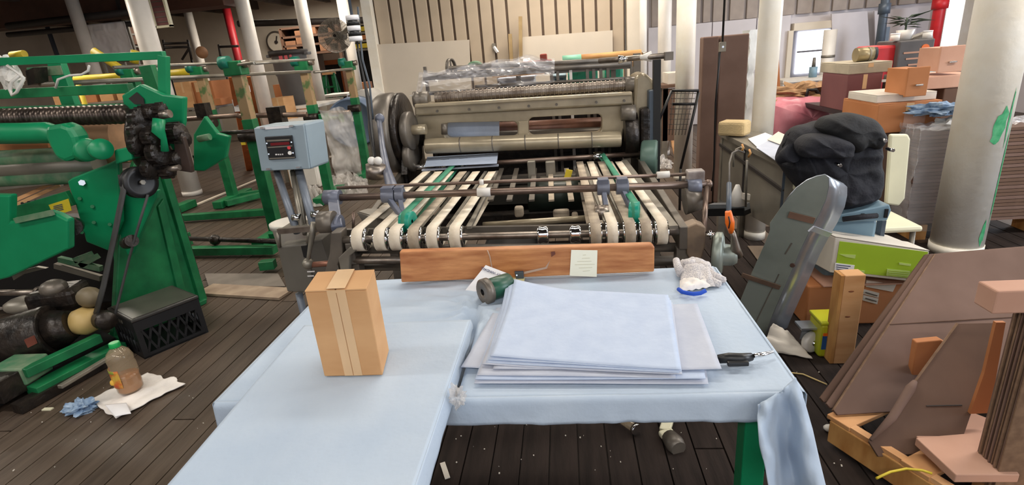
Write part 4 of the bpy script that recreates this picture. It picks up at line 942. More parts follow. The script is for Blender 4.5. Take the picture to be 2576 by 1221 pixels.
part('skid',MB().beam(PZ(40,1030,.03),PZ(318,880,.03),.07,.05),M['grime'],GM)
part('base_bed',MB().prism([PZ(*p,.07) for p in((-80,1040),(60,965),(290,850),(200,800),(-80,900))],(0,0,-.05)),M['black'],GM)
for a,b,m in(((150,652),(255,676),'greenp'),((140,668),(255,700),'deskm'),((190,655),(230,640),'greenp'),((205,668),(245,645),'greenp')):
    part('cross_brace',MB().beam(PY(*a,2.95),PY(*b,2.95),.03,.035),M[m],GM)
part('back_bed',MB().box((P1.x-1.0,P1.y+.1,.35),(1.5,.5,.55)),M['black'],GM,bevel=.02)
part('tilted_board',MB().prism([PY(*p,2.7) for p in((28,690),(90,672),(115,676),(60,690),(34,706))],(0,.02,0)),M['rail'],GM)
# hoses on top at the far left
hz_=thing('coiled_air_hose','pale translucent air hose coiled on top of the green machine','hose',PY(45,200,3.0))
part('hose',MB().tube([PY(*p,3.02) for p in((18,165),(40,180),(60,196),(52,215),(42,232),(30,240),(24,225),(30,205),(50,190))],.009,6),M['whitep'],hz_)
part('hose',MB().tube([PY(*p,3.05) for p in((140,222),(146,200),(175,190),(205,188),(222,178),(224,165))],.007,6),M['whitep'],hz_)
part('hose_cover',crump(PY(24,190,3.1),(.06,.05,.10),4,18,12),M['whitep'],hz_)

# ================================================================= FLOOR THINGS AT THE LEFT
# black crate
k0,k1,k2=PZ(365,905,0),PZ(305,868,0),PZ(525,836,0)
kn=(k2-k0); up=V((0,0,.26)); k3=k1+kn
t=thing('milk_crate','black plastic milk crate with grey lid at the foot of the green stand','crate',(k0+k3)/2)
def crate_side(a,b,name='side'):
    mb=MB(); L=(b-a).length; d=(b-a)/L; nn=V((d.y,-d.x,0))
    def bar(s0,z0,s1,z1,w_): mb.beam(a+d*s0+V((0,0,z0)),a+d*s1+V((0,0,z1)),.012,w_,up=nn.cross(V((s1-s0,0,z1-z0))) if False else (0,0,1))
    mb.prism([a+V((0,0,.175)),b+V((0,0,.175)),b+V((0,0,.235)),a+V((0,0,.235))],-nn*.014)
    mb.prism([a+V((0,0,.002)),b+V((0,0,.002)),b+V((0,0,.03)),a+V((0,0,.03))],-nn*.014)
    for s in(0,L-.03): mb.prism([a+d*s+V((0,0,.03)),a+d*(s+.03)+V((0,0,.03)),a+d*(s+.03)+V((0,0,.175)),a+d*s+V((0,0,.175))],-nn*.014)
    n_=6
    for i in range(n_):
        s0=.03+(L-.06)*i/n_; s1=.03+(L-.06)*(i+1)/n_
        for (za,zb) in((.03,.175),(.175,.03)):
            q0=a+d*s0+V((0,0,za)); q1=a+d*s1+V((0,0,zb)); e=(q1-q0).normalized(); f=nn.cross(e)*.006
            mb.prism([q0-f,q1-f,q1+f,q0+f],-nn*.010)
    return part(name,mb,M['blackp'],t)
crate_side(k1,k0); s_=crate_side(k0,k2); crate_side(k2,k3); crate_side(k3,k1)
part('bottom',MB().prism([k0,k2,k3,k1],(0,0,.012)),M['blackp'],t)
lid=part('lid',MB().prism([q+V((0,0,.236))+((k0+k3)/2-q)*-.02 for q in(k0,k2,k3,k1)],(0,0,.02)),mat('dark_grey_plastic',(58,56,54),.35,amt=.1),t,'dark grey crate lid',bevel=.006)
part('lid_liner',MB().prism([q+V((0,0,.257))+((k0+k3)/2-q)*.06 for q in(k0,k2,k3,k1)],(0,0,.002)),mat('lid_top',(74,72,66),.3),t)
dd=(k0-k1).normalized()
for s in(.25,.42,.5): q=k1+(k0-k1)*s+V((0,0,.205)); nn=V((dd.y,-dd.x,0)); part('moulded_mark',MB().box(q+nn*.001,(.018,.004,.02),Matrix.Rotation(math.atan2(dd.y,dd.x),3,'Z')),M['rail'],t)
# bottle of juice on a towel
tw=[PZ(*p,.006) for p in((222,1010),(372,940),(466,968),(345,1045),(292,1055))]
def towel(u,v):
    a=tw[0].lerp(tw[1],u); b=tw[4].lerp(tw[2],min(1,u*1.02)); q=a.lerp(b,v)
    sh=.5-abs(v-.5); q=q+V((.02*noise.noise(V((u*5,v*5,1))),.02*noise.noise(V((u*5,v*5,9))),0))
    return V((q.x,q.y,.008+.010*abs(noise.noise(V((u*5,v*4,2))))+.012*math.exp(-((v-.55-.1*u)/.08)**2)*(.5+.5*u)))
bo=PZ(332,984,.012)
solo('white_towel',MB().grid(towel,34,24),M['towel'],'crumpled white towel on the floor under the juice bottle','towel',solid=.004)
solo('paper_wad',MB().grid(lambda u,v:PZ(264,1020,.03).lerp(PZ(318,1015,.03),u).lerp(PZ(290,1050,.03).lerp(PZ(330,1042,.03),u),v)+V((0,0,.012*math.sin(u*3)*math.sin(v*3))),12,10),M['white'],'white folded wipe on the near corner of the towel','wipe',solid=.003)
rg=PZ(202,1026,.02)
solo('blue_rag_scrap',crump(rg,(.06,.04,.030),11,36,22,.9),M['bluer'],'small crumpled blue rag left of the white towel','rag')
t=thing('juice_bottle','clear plastic bottle with green cap and fruit label standing on the towel','bottle',bo+V((0,0,.008)))
bo=bo+V((0,0,.010)); bh=.268/ .27*.27
pr_=[(.001,0),(.050,.0),(.058,.01),(.060,.05),(.057,.08),(.061,.10),(.061,.15),(.057,.165),(.060,.19),(.050,.222),(.030,.243),(.021,.25),(.021,.265)]
part('shell',MB().lathe(pr_,bo,n=28),M['pet'],t)
part('juice',MB().lathe([(.001,.003),(.048,.004),(.055,.012),(.0565,.05),(.054,.08),(.056,.092),(.001,.092)],bo,n=28),M['juice'],t,'amber juice in the lower third')
part('cap',MB().cyl(bo+V((0,0,.252)),bo+V((0,0,.278)),.026,.024,n=24),mat('green_cap',(28,164,84),.35),t,'green screw cap',bevel=.003)
def lab(u,v):
    a=math.radians(-165+95*u); return bo+V((.0625*math.cos(a),.0625*math.sin(a),.045+.10*v))
part('label',MB().grid(lab,14,6),mat('fruit_label',(206,84,40),.5,c2=(216,182,74),scale=26),t,'orange red and yellow fruit label',solid=.0008)
def lab2(u,v):
    a=math.radians(-150+60*u); return bo+V((.0632*math.cos(a),.0632*math.sin(a),.128+.018*v))
part('label_band',MB().grid(lab2,8,3),mat('label_green',(150,160,62),.5),t,'yellow green label top',solid=.0008)
c_=bo+V((.0635*math.cos(math.radians(-118)),.0635*math.sin(math.radians(-118)),.078))
part('label_fruit',MB().ball(c_,(.012,.012,.016)),mat('label_yellow',(232,184,70),.5),t,'yellow fruit on the label')
for i,p in enumerate(((118,1030),(22,1180),(460,1130),(535,1020),(1690,1158),(1560,1128),(1120,1190),(2110,1075))):
    pass
t=solo('plastic_chip',MB().box(PZ(120,1030,.004),(.05,.02,.006)),M['cream'],'cream plastic chip on the floor left of the towel','litter')
# pale floor strip and inlaid board before the green frames
a,b=PZ(515,728,.012),PZ(722,740,.012)
solo('floor_batten',MB().beam(a,b,.17,.018),mat('pale_worn_wood',(176,156,134),.7,c2=(150,130,112),scale=8),'pale worn batten lying across the floor beyond the milk crate','batten')
solo('floor_tray',MB().prism([PZ(*p,.006) for p in((515,690),(700,690),(718,722),(525,722))],(0,0,.006)),mat('grey_sheet',(122,114,106),.6),'flat grey sheet on the floor behind the pale batten','sheet')
a,b=PZ(478,522,.01),PZ(662,446,.01); solo('floor_batten',MB().beam(a,b,.05,.016),M['cork'],'thin pale strip running diagonally over the floor among the green posts','batten')
# ================================================================= GREEN UNWIND FRAMES
def stand(pb,name_lab,ph,seed,wood=True,hgt=None,rear=None):
    b=PZ(*pb,0); t=thing('unwind_frame_post',name_lab,'frame post',b)
    top=PY(ph[0],ph[1],b.y); zt=top.z
    wl_=PY(0,0,1)
    part('post',MB().box((b.x,b.y,zt*.36),(.10,.10,zt*.70)),M['greend'],t,bevel=.004)
    part('upper_post',MB().box((b.x,b.y,zt*.85),(.09,.09,zt*.30)),mat('worn_wood_green',(168,140,104),.6,c2=(92,116,70),scale=9,contrast=(.5,.6)) if wood else M['greend'],t,'upper wooden section with chipped green paint' if wood else None,bevel=.004)
    part('head_bracket',MB().box((b.x,b.y-.02,zt-.03),(.16,.14,.12)),M['greend'],t,bevel=.01)
    part('head_pulley',MB().cyl((b.x-.10,b.y-.06,zt+.02),(b.x-.02,b.y-.06,zt+.02),.055,n=18),mat('teal_green_bracket',(22,110,92),.4),t)
    part('clamp_knob',MB().cyl((b.x+.06,b.y-.03,zt),(b.x+.13,b.y-.03,zt),.035,n=12),M['steel'],t)
    part('foot_rail',MB().box((b.x,b.y,.05),(.12,.7,.09)),M['greend'],t,bevel=.006)
    part('bearing',MB().cyl((b.x-.08,b.y-.07,zt*.62),(b.x+.08,b.y-.07,zt*.62),.05,n=14),M['grime'],t)
    return t,b,zt
tA,bA,zA_=stand((700,600),'nearest green frame post, behind the control box',(622,160),1)
tB,bB,zB=stand((832,500),'green frame post with chipped wooden top left of the plastic bag',(768,158),2)
tC,bC,zC_=stand((926,442),'green frame post with wooden top left of the black cable',(872,160),3)
tD,bD,zD=stand((590,508),'green frame post left of the orange ladder',(530,172),4)
part('adjust_screw',MB().cyl((bB.x+.05,bB.y-.05,.98),(bB.x+.34,bB.y-.05,.96),.02).cyl((bB.x+.33,bB.y-.05,.96),(bB.x+.36,bB.y-.05,.96),.05),M['greenp'],tB,'green adjusting screw')
part('adjust_clamp',MB().box((bB.x+.14,bB.y-.05,.98),(.1,.08,.09)),M['greend'],tB,bevel=.005)
tE,bE,zE=stand((440,540),'green frame post just right of the green machine, lower part in view',(395,175),5,wood=False)
t=thing('frame_cross_rails','green floor rails joining the frame posts','rail',(bA.x-1,bA.y,0))
for a,b in(((455,548),(690,532)),((452,632),(692,628)),((568,512),(655,490)),((600,492),(660,484)),((655,668),(692,664))):
    part('floor_rail',MB().beam(PZ(a[0],a[1],.06),PZ(b[0],b[1],.06),.08,.07),M['greend'],t,bevel=.004)
t=thing('unwind_shaft','dark steel shaft with a knob lying low between the green posts','shaft',PZ(560,605,.12))
part('shaft_run',MB().cyl(PZ(450,600,.14),PZ(710,608,.14),.022),M['grime'],t); part('shaft_knob',MB().ball(PZ(541,604,.14),.05),M['grime'],t)
for yy in(0,1): part('shaft_rest',MB().box(PZ(470+220*yy,602,.06),(.06,.06,.12)),M['greend'],t)
t=thing('brown_shaft','brown steel shaft running between the green posts at mid height','shaft',(bB.x-1.4,bB.y,1))
for a,b,Y in(((462,300),(600,290),5.2),((600,292),(772,288),5.2),((800,285),(880,282),6.2)):
    part('shaft_run',MB().cyl(PY(*a,Y),PY(*b,Y),.025),M['shaft'],t)
part('shaft_block',MB().box(PY(700,302,5.2),(.14,.12,.26)),M['grime'],t); part('shaft_block',MB().box(PY(512,278,5.2),(.11,.1,.14)),M['grime'],t)
t=thing('guide_rods','long grey guide rods strung over the green posts','rod',(-3,5,1.5))
for a,Ya,b,Yb,r in(((285,170),3.8,(790,150),5.9,.012),((100,212),3.4,(780,180),5.9,.016),((560,168),4.8,(640,158),4.4,.012),((790,182),5.9,(885,173),7,.014),((640,160),4.4,(775,150),5.9,.012)):
    part('rod_run',MB().cyl(PY(*a,Ya),PY(*b,Yb),r),M['rail'],t)
t=thing('yellow_handrail','yellow painted rail seen between the green machine and frames','rail',PY(250,185,6.5))
for a,b,Y in(((190,200),(360,188),6.8),((420,186),(500,178),6.8),((235,128),(330,190),6.3),((30,140),(62,136),6.3),((340,128),(338,158),6.3)):
    part('rail_run',MB().cyl(PY(*a,Y),PY(*b,Y),.045),M['ylw'],t)
for px in(190,): q=PY(px,192,6.8); part('rail_post',MB().cyl((q.x,q.y,0),q,.03),M['ylw'],t)
# ================================================================= BACKGROUND, LEFT AND CENTRE
def fbox(name,cx,cy,w,h,Y,d,m,par=None,bev=.006,**k):    # axis-aligned box whose front face covers about w x h pixels
    c=PY(cx,cy,Y); sx=w*mpp(cx,cy,Y); sz=h*mpv(cx,cy,Y)
    return part(name,MB().box(c+V((0,d/2,0)),(sx,d,sz)),m,par,bevel=bev,**k)
def flbox(name,cx,ytop,w,Y,d,m,par=None,bev=.006,z0=0,**k):   # same, reaching down to the floor
    c=PY(cx,ytop,Y); sx=w*mpp(cx,ytop,Y)
    return part(name,MB().box((c.x,Y+d/2,(c.z+z0)/2),(sx,d,c.z-z0)),m,par,bevel=bev,**k)
def carton(cx,cy,w,h,Y,d,m,lab,cat='box',z0=None,group=None,name='cardboard_box'):
    c=PY(cx,cy,Y); sx=w*mpp(cx,cy,Y); sz=h*mpv(cx,cy,Y); zb=c.z-sz/2; zt=c.z+sz/2
    if z0 is not None: zb=z0
    t=thing(name,lab,cat,(c.x,Y+d/2,zb),group)
    part('body',MB().box((c.x,Y+d/2,(zb+zt)/2),(sx,d,zt-zb)),m,t,bevel=.006)
    part('flap',MB().box((c.x,Y+d*.25,zt+.003),(sx*.99,d*.49,.006)),m,t); part('flap',MB().box((c.x,Y+d*.75,zt+.003),(sx*.99,d*.49,.006)),m,t)
    part('tape',MB().box((c.x,Y-.001,zt-(zt-zb)*.2),(sx*.12,.003,(zt-zb)*.4)),M['tape'],t)
    return t,zt
# tall wrapped bundle
c=PY(292,100,9.75); t=thing('wrapped_rack','tall rack wrapped in milky plastic sheet behind the green machine','rack',(c.x,9.8,0))
zt=PY(292,55,9.6).z; zb=PY(292,152,9.6).z
part('wrap',MB().grid(lambda u,v:V((c.x-.36+.74*u,9.6+.03*noise.noise(V((u*4,v*3,1)))+.02*abs(noise.noise(V((u*9,v*5,2)))),zb+(zt-zb)*v)),30,24,True),M['filmw'],t,solid=.003)
for k in range(4): part('shelf',MB().box((c.x,9.95,zb+(zt-zb)*(k/3)),(.66,.5,.03)),M['rail'],t)
for sx in(-.34,.34):
    for sy in(9.7,10.2): part('upright',MB().box((c.x+sx,sy,zt/2),(.04,.04,zt)),M['rail'],t)
for k in range(3): part('load',MB().box((c.x-.2+.2*k,9.95,zb+.2+.1*k),(.18,.4,.30)),M['cardp'],t,bevel=.01)
# hanging framed sign
c=PY(404,30,7.6); t=thing('framed_sign','maroon notice panel in a cream frame hanging high beside the thick left column','sign',c)
part('panel',MB().box(c,(.19,.03,.34)),M['maroon'],t)
for dx,dz,sx,sz in((-.11,0,.03,.40),(.11,0,.03,.40),(0,.19,.25,.03),(0,-.19,.25,.03)): part('frame',MB().box(c+V((dx,-.01,dz)),(sx,.05,sz)),M['cream'],t)
for dx in(-.09,.09): part('hanger',MB().cyl(c+V((dx,0,.2)),(c.x+dx,7.6,ZC-.03),.006,n=6),M['pipe'],t)
for k in range(5): part('slat',MB().box(c+V((0,-.018,-.13+.065*k)),(.17,.006,.012)),M['castd'],t)
# black wire racks against the far wall
t=thing('wire_rack','thin black wire rack standing before the far cream wall at left','rack',PY(445,150,10.5).xy.to_3d())
for a,b in(((410,100),(418,150)),((472,100),(482,150)),((412,110),(476,108)),((414,120),(478,118)),((478,118),(458,150)),((550,112),(560,170)),((553,118),(600,116))):
    part('rack_bar',MB().cyl(PY(*a,10.5),PY(*b,10.5),.022,n=8),M['pipe'],t)
for px in(418,482,560): q=PY(px,150,10.5); part('rack_leg',MB().cyl((q.x,q.y,0),q,.022,n=8),M['pipe'],t)
c=PY(508,132,10.2); part('rack_disc',MB().lathe([(.001,-.01),(.11,-.01),(.11,.01),(.001,.01)],c,(1,-.6,0),24),mat('tan_disc',(150,108,74),.7),t,'brown disc leaning on the rack')
# bench and cartons
def bench(cx,ytop,w,Y,d,lab,m='whitep',name='workbench'):
    c=PY(cx,ytop,Y); sx=w*mpp(cx,ytop,Y); z=c.z; t=thing(name,lab,'bench',(c.x,Y+d/2,0))
    part('top',MB().box((c.x,Y+d/2,z-.02),(sx,d,.04)),M[m],t,bevel=.004)
    for a in(-1,1):
        for b in(.05,d-.05): part('leg',MB().box((c.x+a*(sx/2-.05),Y+b,(z-.04)/2),(.06,.06,z-.04)),M['rail'],t)
    part('front_panel',MB().box((c.x,Y+.03,z*.62),(sx*.94,.02,z*.66)),M[m],t); return t,z
b_,zb1=bench(470,272,150,8.5,.8,'low bench under the cartons behind the green bracket plate','deskm')
carton(500,238,78,62,8.6,.5,M['cardo'],'big brown carton on the bench left of the orange ladder',z0=zb1)
carton(462,232,40,50,8.55,.4,M['card'],'pale brown carton at the left end of the bench',z0=zb1)
carton(535,262,45,24,8.52,.3,M['cardo'],'small brown carton at the front right of the bench',z0=zb1)
b_,zb2=bench(190,262,260,8.2,.8,'low bench seen between the bars of the green machine','deskm')
for cx,w,h,lab in((222,40,34,'brown carton under the wrapped rack'),(268,34,46,'kraft carton right of the slim white column'),(150,36,30,'kraft carton behind the pale air hose'),(310,30,40,'small kraft carton left of the thick column')):
    carton(cx,245,w,h,8.3,.35,M['cardo'] if 'brown' in lab else M['card'],lab,z0=zb2)
# orange ladder
lb,lt=PZ(655,418,0),PY(603,190,6.9)
t=thing('orange_ladder','orange fibreglass step ladder leaning between green posts behind the control box','ladder',lb)
l0,l1=PZ(628,428,0),PZ(672,418,0); u0,u1=PY(585,190,6.6),PY(618,190,6.6)
part('side_rail',MB().beam(l0,u0,.10,.05),M['ladder'],t); part('side_rail',MB().beam(l1,u1,.10,.05),M['ladder'],t)
for k in range(1,7): part('rung',MB().beam(l0.lerp(u0,k/7),l1.lerp(u1,k/7),.08,.03),M['ladder'],t)
for k,(s,mm) in enumerate(((.92,'white'),(.75,'white'),(.58,'white'),(.4,'ylw'))): q=u0.lerp(l0,1-s) if k%2 else u1.lerp(l1,1-s); part('safety_label',MB().box(q+V((0,-.04,0)),(.07,.02,.16)),M[mm],t)
# trash can on white bench
b_,zb3=bench(735,268,130,7.3,.8,'white bench carrying the grey trash can','whitep')
c=PY(735,200,7.6); bc=V((c.x,7.65,zb3))
zt=PY(722,128,7.65).z; hh=zt-zb3
t=thing('trash_can','tall dark grey plastic trash can with red lettering standing on the white bench','trash can',bc)
rr_=.235; part('barrel',MB().lathe([(.001,0),(rr_*.80,0),(rr_*.9,hh*.55),(rr_*.96,hh*.57),(rr_,hh*.96),(rr_*1.05,hh*.97),(rr_*1.05,hh),(rr_*.96,hh),(rr_*.9,hh*.9),(.001,hh*.85)],bc,n=36),M['bin'],t)
part('rim',MB().lathe([(rr_*1.04,hh*.92),(rr_*1.12,hh*.92),(rr_*1.12,hh*1.01),(rr_*1.0,hh*1.01)],bc,n=36),M['pipe'],t,'dark rim')
for sx in(-1,1): part('handle',MB().box(bc+V((sx*rr_*1.12,0,hh*.93)),(.09,.12,.04)),M['bin'],t,bevel=.01)
part('red_lettering',MB().box(bc+V((.0,-rr_*1.03,hh*.88)),(.05,.01,.05)).box(bc+V((.07,-rr_*1.0,hh*.88)),(.04,.01,.05)).box(bc+V((.13,-rr_*.93,hh*.885)),(.03,.01,.05)),mat('pink_red_print',(200,90,96),.6),t)
# dial clock on the far wall
c=PY(696,106,14.8); t=thing('wall_dial','small round dial on the far wall above the trash can','clock',c)
part('face',MB().cyl(c,c+V((0,.1,0)),.26,n=28),M['wallc'],t); part('rim',MB().lathe([(.24,-.03),(.28,-.03),(.28,.03),(.24,.03)],c,(0,1,0),28),M['castd'],t); part('hand',MB().beam(c+V((0,-.03,0)),c+V((.05,-.03,.15)),.01,.03),M['pipe'],t)
part('hub',MB().cyl(c+V((0,-.05,0)),c,.04,n=12),M['pipe'],t)
# far storage area: shelves, doorway, step ladder
t=thing('storage_shelf','brown wooden storage shelving in the far room left of the fan','shelf',PY(790,110,13.5).xy.to_3d())
c0,c1=PY(722,140,13.5),PY(862,140,13.5); zt=PY(790,66,13.5).z
part('back_panel',MB().box(((c0.x+c1.x)/2,13.9,(c0.z+zt)/2),(c1.x-c0.x,.05,zt-c0.z)),mat('dark_brown_shelf',(58,40,32),.8),t)
for k in range(4): z=c0.z+(zt-c0.z)*k/3; part('shelf_board',MB().box(((c0.x+c1.x)/2,13.65,z),(c1.x-c0.x,.5,.05)),mat('shelf_board_brown',(84,58,42),.7),t)
for x in(c0.x,(c0.x+c1.x)/2,c1.x): part('upright',MB().box((x,13.65,zt/2),(.07,.5,zt)),mat('shelf_board_brown',(120,82,58),.7),t)
rng=random.Random(5)
for k in range(5):
    x=c0.x+.2+k*(c1.x-c0.x)*.2; z=c0.z+(zt-c0.z)*(k%3)/3+.025; h=.22+.12*rng.random()
    solo('storage_box',MB().box((x,13.55,z+h/2),(.26,.3,h)),mat('dim_carton',(120,82,56),.8),'small brown box on the far shelving, '+['at its left end','second from the left','in the middle','fourth from the left','at its right end'][k],'box','boxes on the far shelving',bevel=.01)
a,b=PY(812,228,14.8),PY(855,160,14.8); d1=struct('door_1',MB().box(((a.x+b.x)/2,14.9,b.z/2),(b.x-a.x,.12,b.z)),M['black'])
cc=mat('orange_door_casing',(168,92,48),.6)
for x in(a.x-.05,b.x+.05): part('casing',MB().box((x,14.85,b.z/2),(.10,.2,b.z)),cc,d1)
part('casing',MB().box(((a.x+b.x)/2,14.85,b.z+.05),(b.x-a.x+.3,.2,.12)),cc,d1)
def stepladder(cx,yb,wp,ytop,Y,m,lab):
    c=PY(cx,yb,Y); s=wp*mpp(cx,yb,Y)/2; z1=PY(cx,ytop,Y).z; t=thing('step_ladder',lab,'ladder',(c.x,Y,0))
    for sx in(-1,1):
        part('side_rail',MB().beam((c.x+sx*s,Y-.25,0),(c.x+sx*s*.45,Y,z1),.08,.05),m,t); part('rear_rail',MB().beam((c.x+sx*s*.9,Y+.35,0),(c.x+sx*s*.4,Y+.05,z1),.06,.04),m,t)
    for k in range(1,5): q=k/5; part('step',MB().box((c.x,Y-.25*(1-q),z1*q),(2*s*(1-.55*q),.12,.03)),M['white'] if k==3 else m,t)
    part('top_cap',MB().box((c.x,Y+.03,z1),(s,.24,.05)),M['lumber'],t); return t
stepladder(836,236,48,184,12.0,M['greend'],'green step ladder in the far room beneath the fan')
# fan
c=PY(842,90,8.8); t=thing('pedestal_fan','large round grey pedestal fan above the far counters','fan',(c.x,9.0,0))
for k in range(12): rr1=.03+.225*k/11; part('grille_ring',MB().lathe([(rr1-.003,-.003),(rr1+.003,-.003),(rr1+.003,.003),(rr1-.003,.003),(rr1-.003,-.003)],c,(.25,-1,0),30),M['rail'],t)
m_=MB()
for k in range(28): a=2*math.pi*k/28; d=V((math.cos(a),.25*math.cos(a),math.sin(a))).normalized(); m_.cyl(c+d*.03,c+d*.26,.0028,n=5)
part('grille_spokes',m_,M['rail'],t,kind='stuff')
for k in range(4):
    a=math.pi/2*k+.4; d=V((math.cos(a),.25*math.cos(a),math.sin(a))).normalized(); e=V((-math.sin(a),0,math.cos(a)))
    part('blade',MB().prism([c+V((.02,.05,0))+d*.03,c+V((.02,.05,0))+d*.21-e*.06,c+V((.02,.07,0))+d*.22+e*.06],(0,.006,0)),M['castd'],t)
part('rear_cage',MB().lathe([(.26,0),(.24,.08),(.10,.13),(.001,.14)],c,(-.25,1,0),26),M['cage'],t)
part('motor',MB().cyl(c+V((0,.05,0)),c+V((.05,.25,0)),.07,n=18),M['pipe'],t)
part('pole',MB().cyl((c.x+.04,9.0,0),(c.x+.04,9.0,c.z),.025),M['pipe'],t); part('base',MB().cyl((c.x+.04,9.0,.001),(c.x+.04,9.0,.04),.26,n=28),M['pipe'],t)
# counters, drum, rolls
t_,zb4=bench(838,238,70,9.4,.6,'white counter in front of the far room below the fan','whitep')
c=PY(884,310,7.7); t=thing('blue_drum','blue-grey steel drum end with a white label behind the last green post','drum',(c.x,8.0,c.z-.35))
r_=.352
part('shell',MB().lathe([(.001,0),(r_*.93,0),(r_*.93,-.012),(r_,-.012),(r_,.25),(r_*1.03,.26),(r_*1.03,.28),(r_,.3),(r_,.55),(.001,.55)],c,(-.1,1,0),40),M['drum'],t)
part('bung',MB().cyl(c+V((.12,-.02,.10)),c+V((.12,.02,.10)),.035,n=14),M['rail'],t)
part('drum_label',MB().box(c+V((.06,-.012,.06)),(.07,.01,.08),Matrix.Rotation(.5,3,'Y')),M['white'],t)
part('cradle',MB().box((c.x,8.0,(c.z-r_)/2),(.5,.5,c.z-r_-.005)),M['rail'],t)
for px,py,rp,Y,lab in((915,255,30,8.2,'white wrapped paper roll leaning above the drum'),(940,262,26,9.0,'white paper roll beside the partition corner')):
    c=PY(px,py,Y); r_=rp*mpv(px,py,Y); zc=c.z
    solo('paper_roll',MB().lathe([(.03,0),(r_*.97,0),(r_,.02),(r_,.45),(.001,.45)],c,(.3,1,0),30),M['whitep'],lab,'roll')
    solo('roll_stand',MB().box((c.x,Y+.25,(zc-r_)/2-.01),(.4,.4,zc-r_-.03)),M['cream'],'pale box carrying the roll, '+lab.split(' ',3)[3],'stand')
t=thing('far_shelf','metal shelf with yellow crates in the far room right of the fan','shelf',PY(908,110,12).xy.to_3d())
c0,c1=PY(884,128,12),PY(944,128,12); zt=PY(905,62,12).z
for k in range(4): z=c0.z+(zt-c0.z)*k/3; part('shelf_board',MB().box(((c0.x+c1.x)/2,12.2,z),(c1.x-c0.x,.5,.04)),M['rail'],t); part('crate_row',MB().box(((c0.x+c1.x)/2,12.1,z+.08),((c1.x-c0.x)*.9,.3,.09)),M['ylw'] if k!=1 else M['cardo'],t)
for x in(c0.x,c1.x): part('upright',MB().box((x,12.2,zt/2),(.06,.5,zt)),M['pipe'],t)
part('dark_backing',MB().box(((c0.x+c1.x)/2,12.5,zt/2),(c1.x-c0.x,.04,zt)),M['black'],t)
carton(908,222,26,26,10.6,.4,M['cardo'],'orange-brown carton in the dark gap right of the step ladder',z0=.0)
carton(720,235,60,46,8.8,.5,M['cardo'],'brown carton on the floor left of the white bench',z0=0)
carton(700,262,30,30,7.0,.3,M['card'],'kraft carton just left of the trash can bench',z0=0)
# large white tubs on the floor by the left far side
c=PY(742,300,6.95); t=thing('white_cabinet','low white cabinet with a faint outline drawing below the trash can','cabinet',(c.x,c.y,0))
part('carcass',MB().box((c.x,7.0,c.z/2),(.42,.3,c.z-.002)),M['whitep'],t,bevel=.02); part('door',MB().box((c.x,6.84,c.z/2),(.38,.02,c.z-.08)),M['whitep'],t,bevel=.006)
ring=[V((c.x+.13*math.cos(a)*.9,6.82,c.z-.15+.06*math.sin(a))) for a in[2*math.pi*k/20 for k in range(21)]]
part('outline_mark',MB().tube(ring,.005,5),M['deskm'],t)
# hanging clear bag
def bag(u,v):
    px=800+82*u+v*(52-14*u)-10*v*v; py=276+v*160+5*math.sin(u*9)
    q=PY(px,py,5.75); return q+V((0,.05*noise.noise(V((u*3,v*4,3)))+.03*abs(noise.noise(V((u*7,v*9,6)))),0))
solo('clear_bag',MB().grid(bag,30,40,True).grid(lambda u,v:bag(u,v)+V((0,.12*math.sin(math.pi*u),0)),24,20,True),M['filmd'],'tall clear plastic bag hanging from the brown shaft before the blue drum','plastic bag')
def heap(name,px0,px1,pyf,pyb,hh,seed,lab,m='filmd',cat='plastic film'):
    a,b,c,d=PZ(px0,pyf,.01),PZ(px1,pyf,.01),PZ(px1,pyb,.01),PZ(px0,pyb,.01)
    def f(u,v):
        q=a.lerp(b,u).lerp(d.lerp(c,u),v); e=(16*u*(1-u)*v*(1-v))**.6
        return V((q.x+.05*noise.noise(V((u*7,v*7,seed))),q.y+.05*noise.noise(V((u*7,v*7,seed+3))),.012+hh*e*(.35+abs(noise.noise(V((u*6,v*6,seed+1))))*1.6)))
    return solo(name,MB().grid(f,30,20,False),M[m],lab,cat)
heap('plastic_heap',820,925,492,450,.16,1,'crumpled clear plastic heap on the floor left of the chrome lever block')
heap('plastic_heap',755,810,520,480,.16,4,'crumpled clear plastic heap on the floor beside the white bucket')
# pendant and cable
YP=3.25; a=PY(888,38,YP); b=PY(896,104,YP)
t=thing('hanging_switch','black and white banded pendant hanging from the ceiling above the left of the press','pendant',b)
for k in range(5):
    z0=b.z+(a.z-b.z)*k/5; z1=b.z+(a.z-b.z)*(k+1)/5; part('band',MB().cyl((b.x,YP,z0+.001),(b.x,YP,z1-.001),.038,n=20),M['white'] if k%2==0 else M['blackp'],t,'white band' if k%2==0 else 'black band')
part('cord',MB().cyl((b.x,YP,a.z),(b.x,YP,ZC-.02),.009,n=8),M['slate'],t)
t=thing('power_cable','long black cable hanging down to the chrome block at the left of the press','cable',PY(945,430,3.1))
part('cable_run',MB().tube([PY(*p,YP) for p in((898,104),(905,150),(918,210))]+[PY(926,250,3.2),PY(934,330,3.1),PY(943,400,2.95),PY(946,428,2.85)],[.006,.006,.008,.014,.013,.010,.008],8),M['blackp'],t)
part('cord_run',MB().tube([PY(900,17,3.5),PY(906,90,3.5),PY(912,150,3.4),PY(930,215,3.3),PY(938,300,3.2)],.007,6),M['slate'],t)
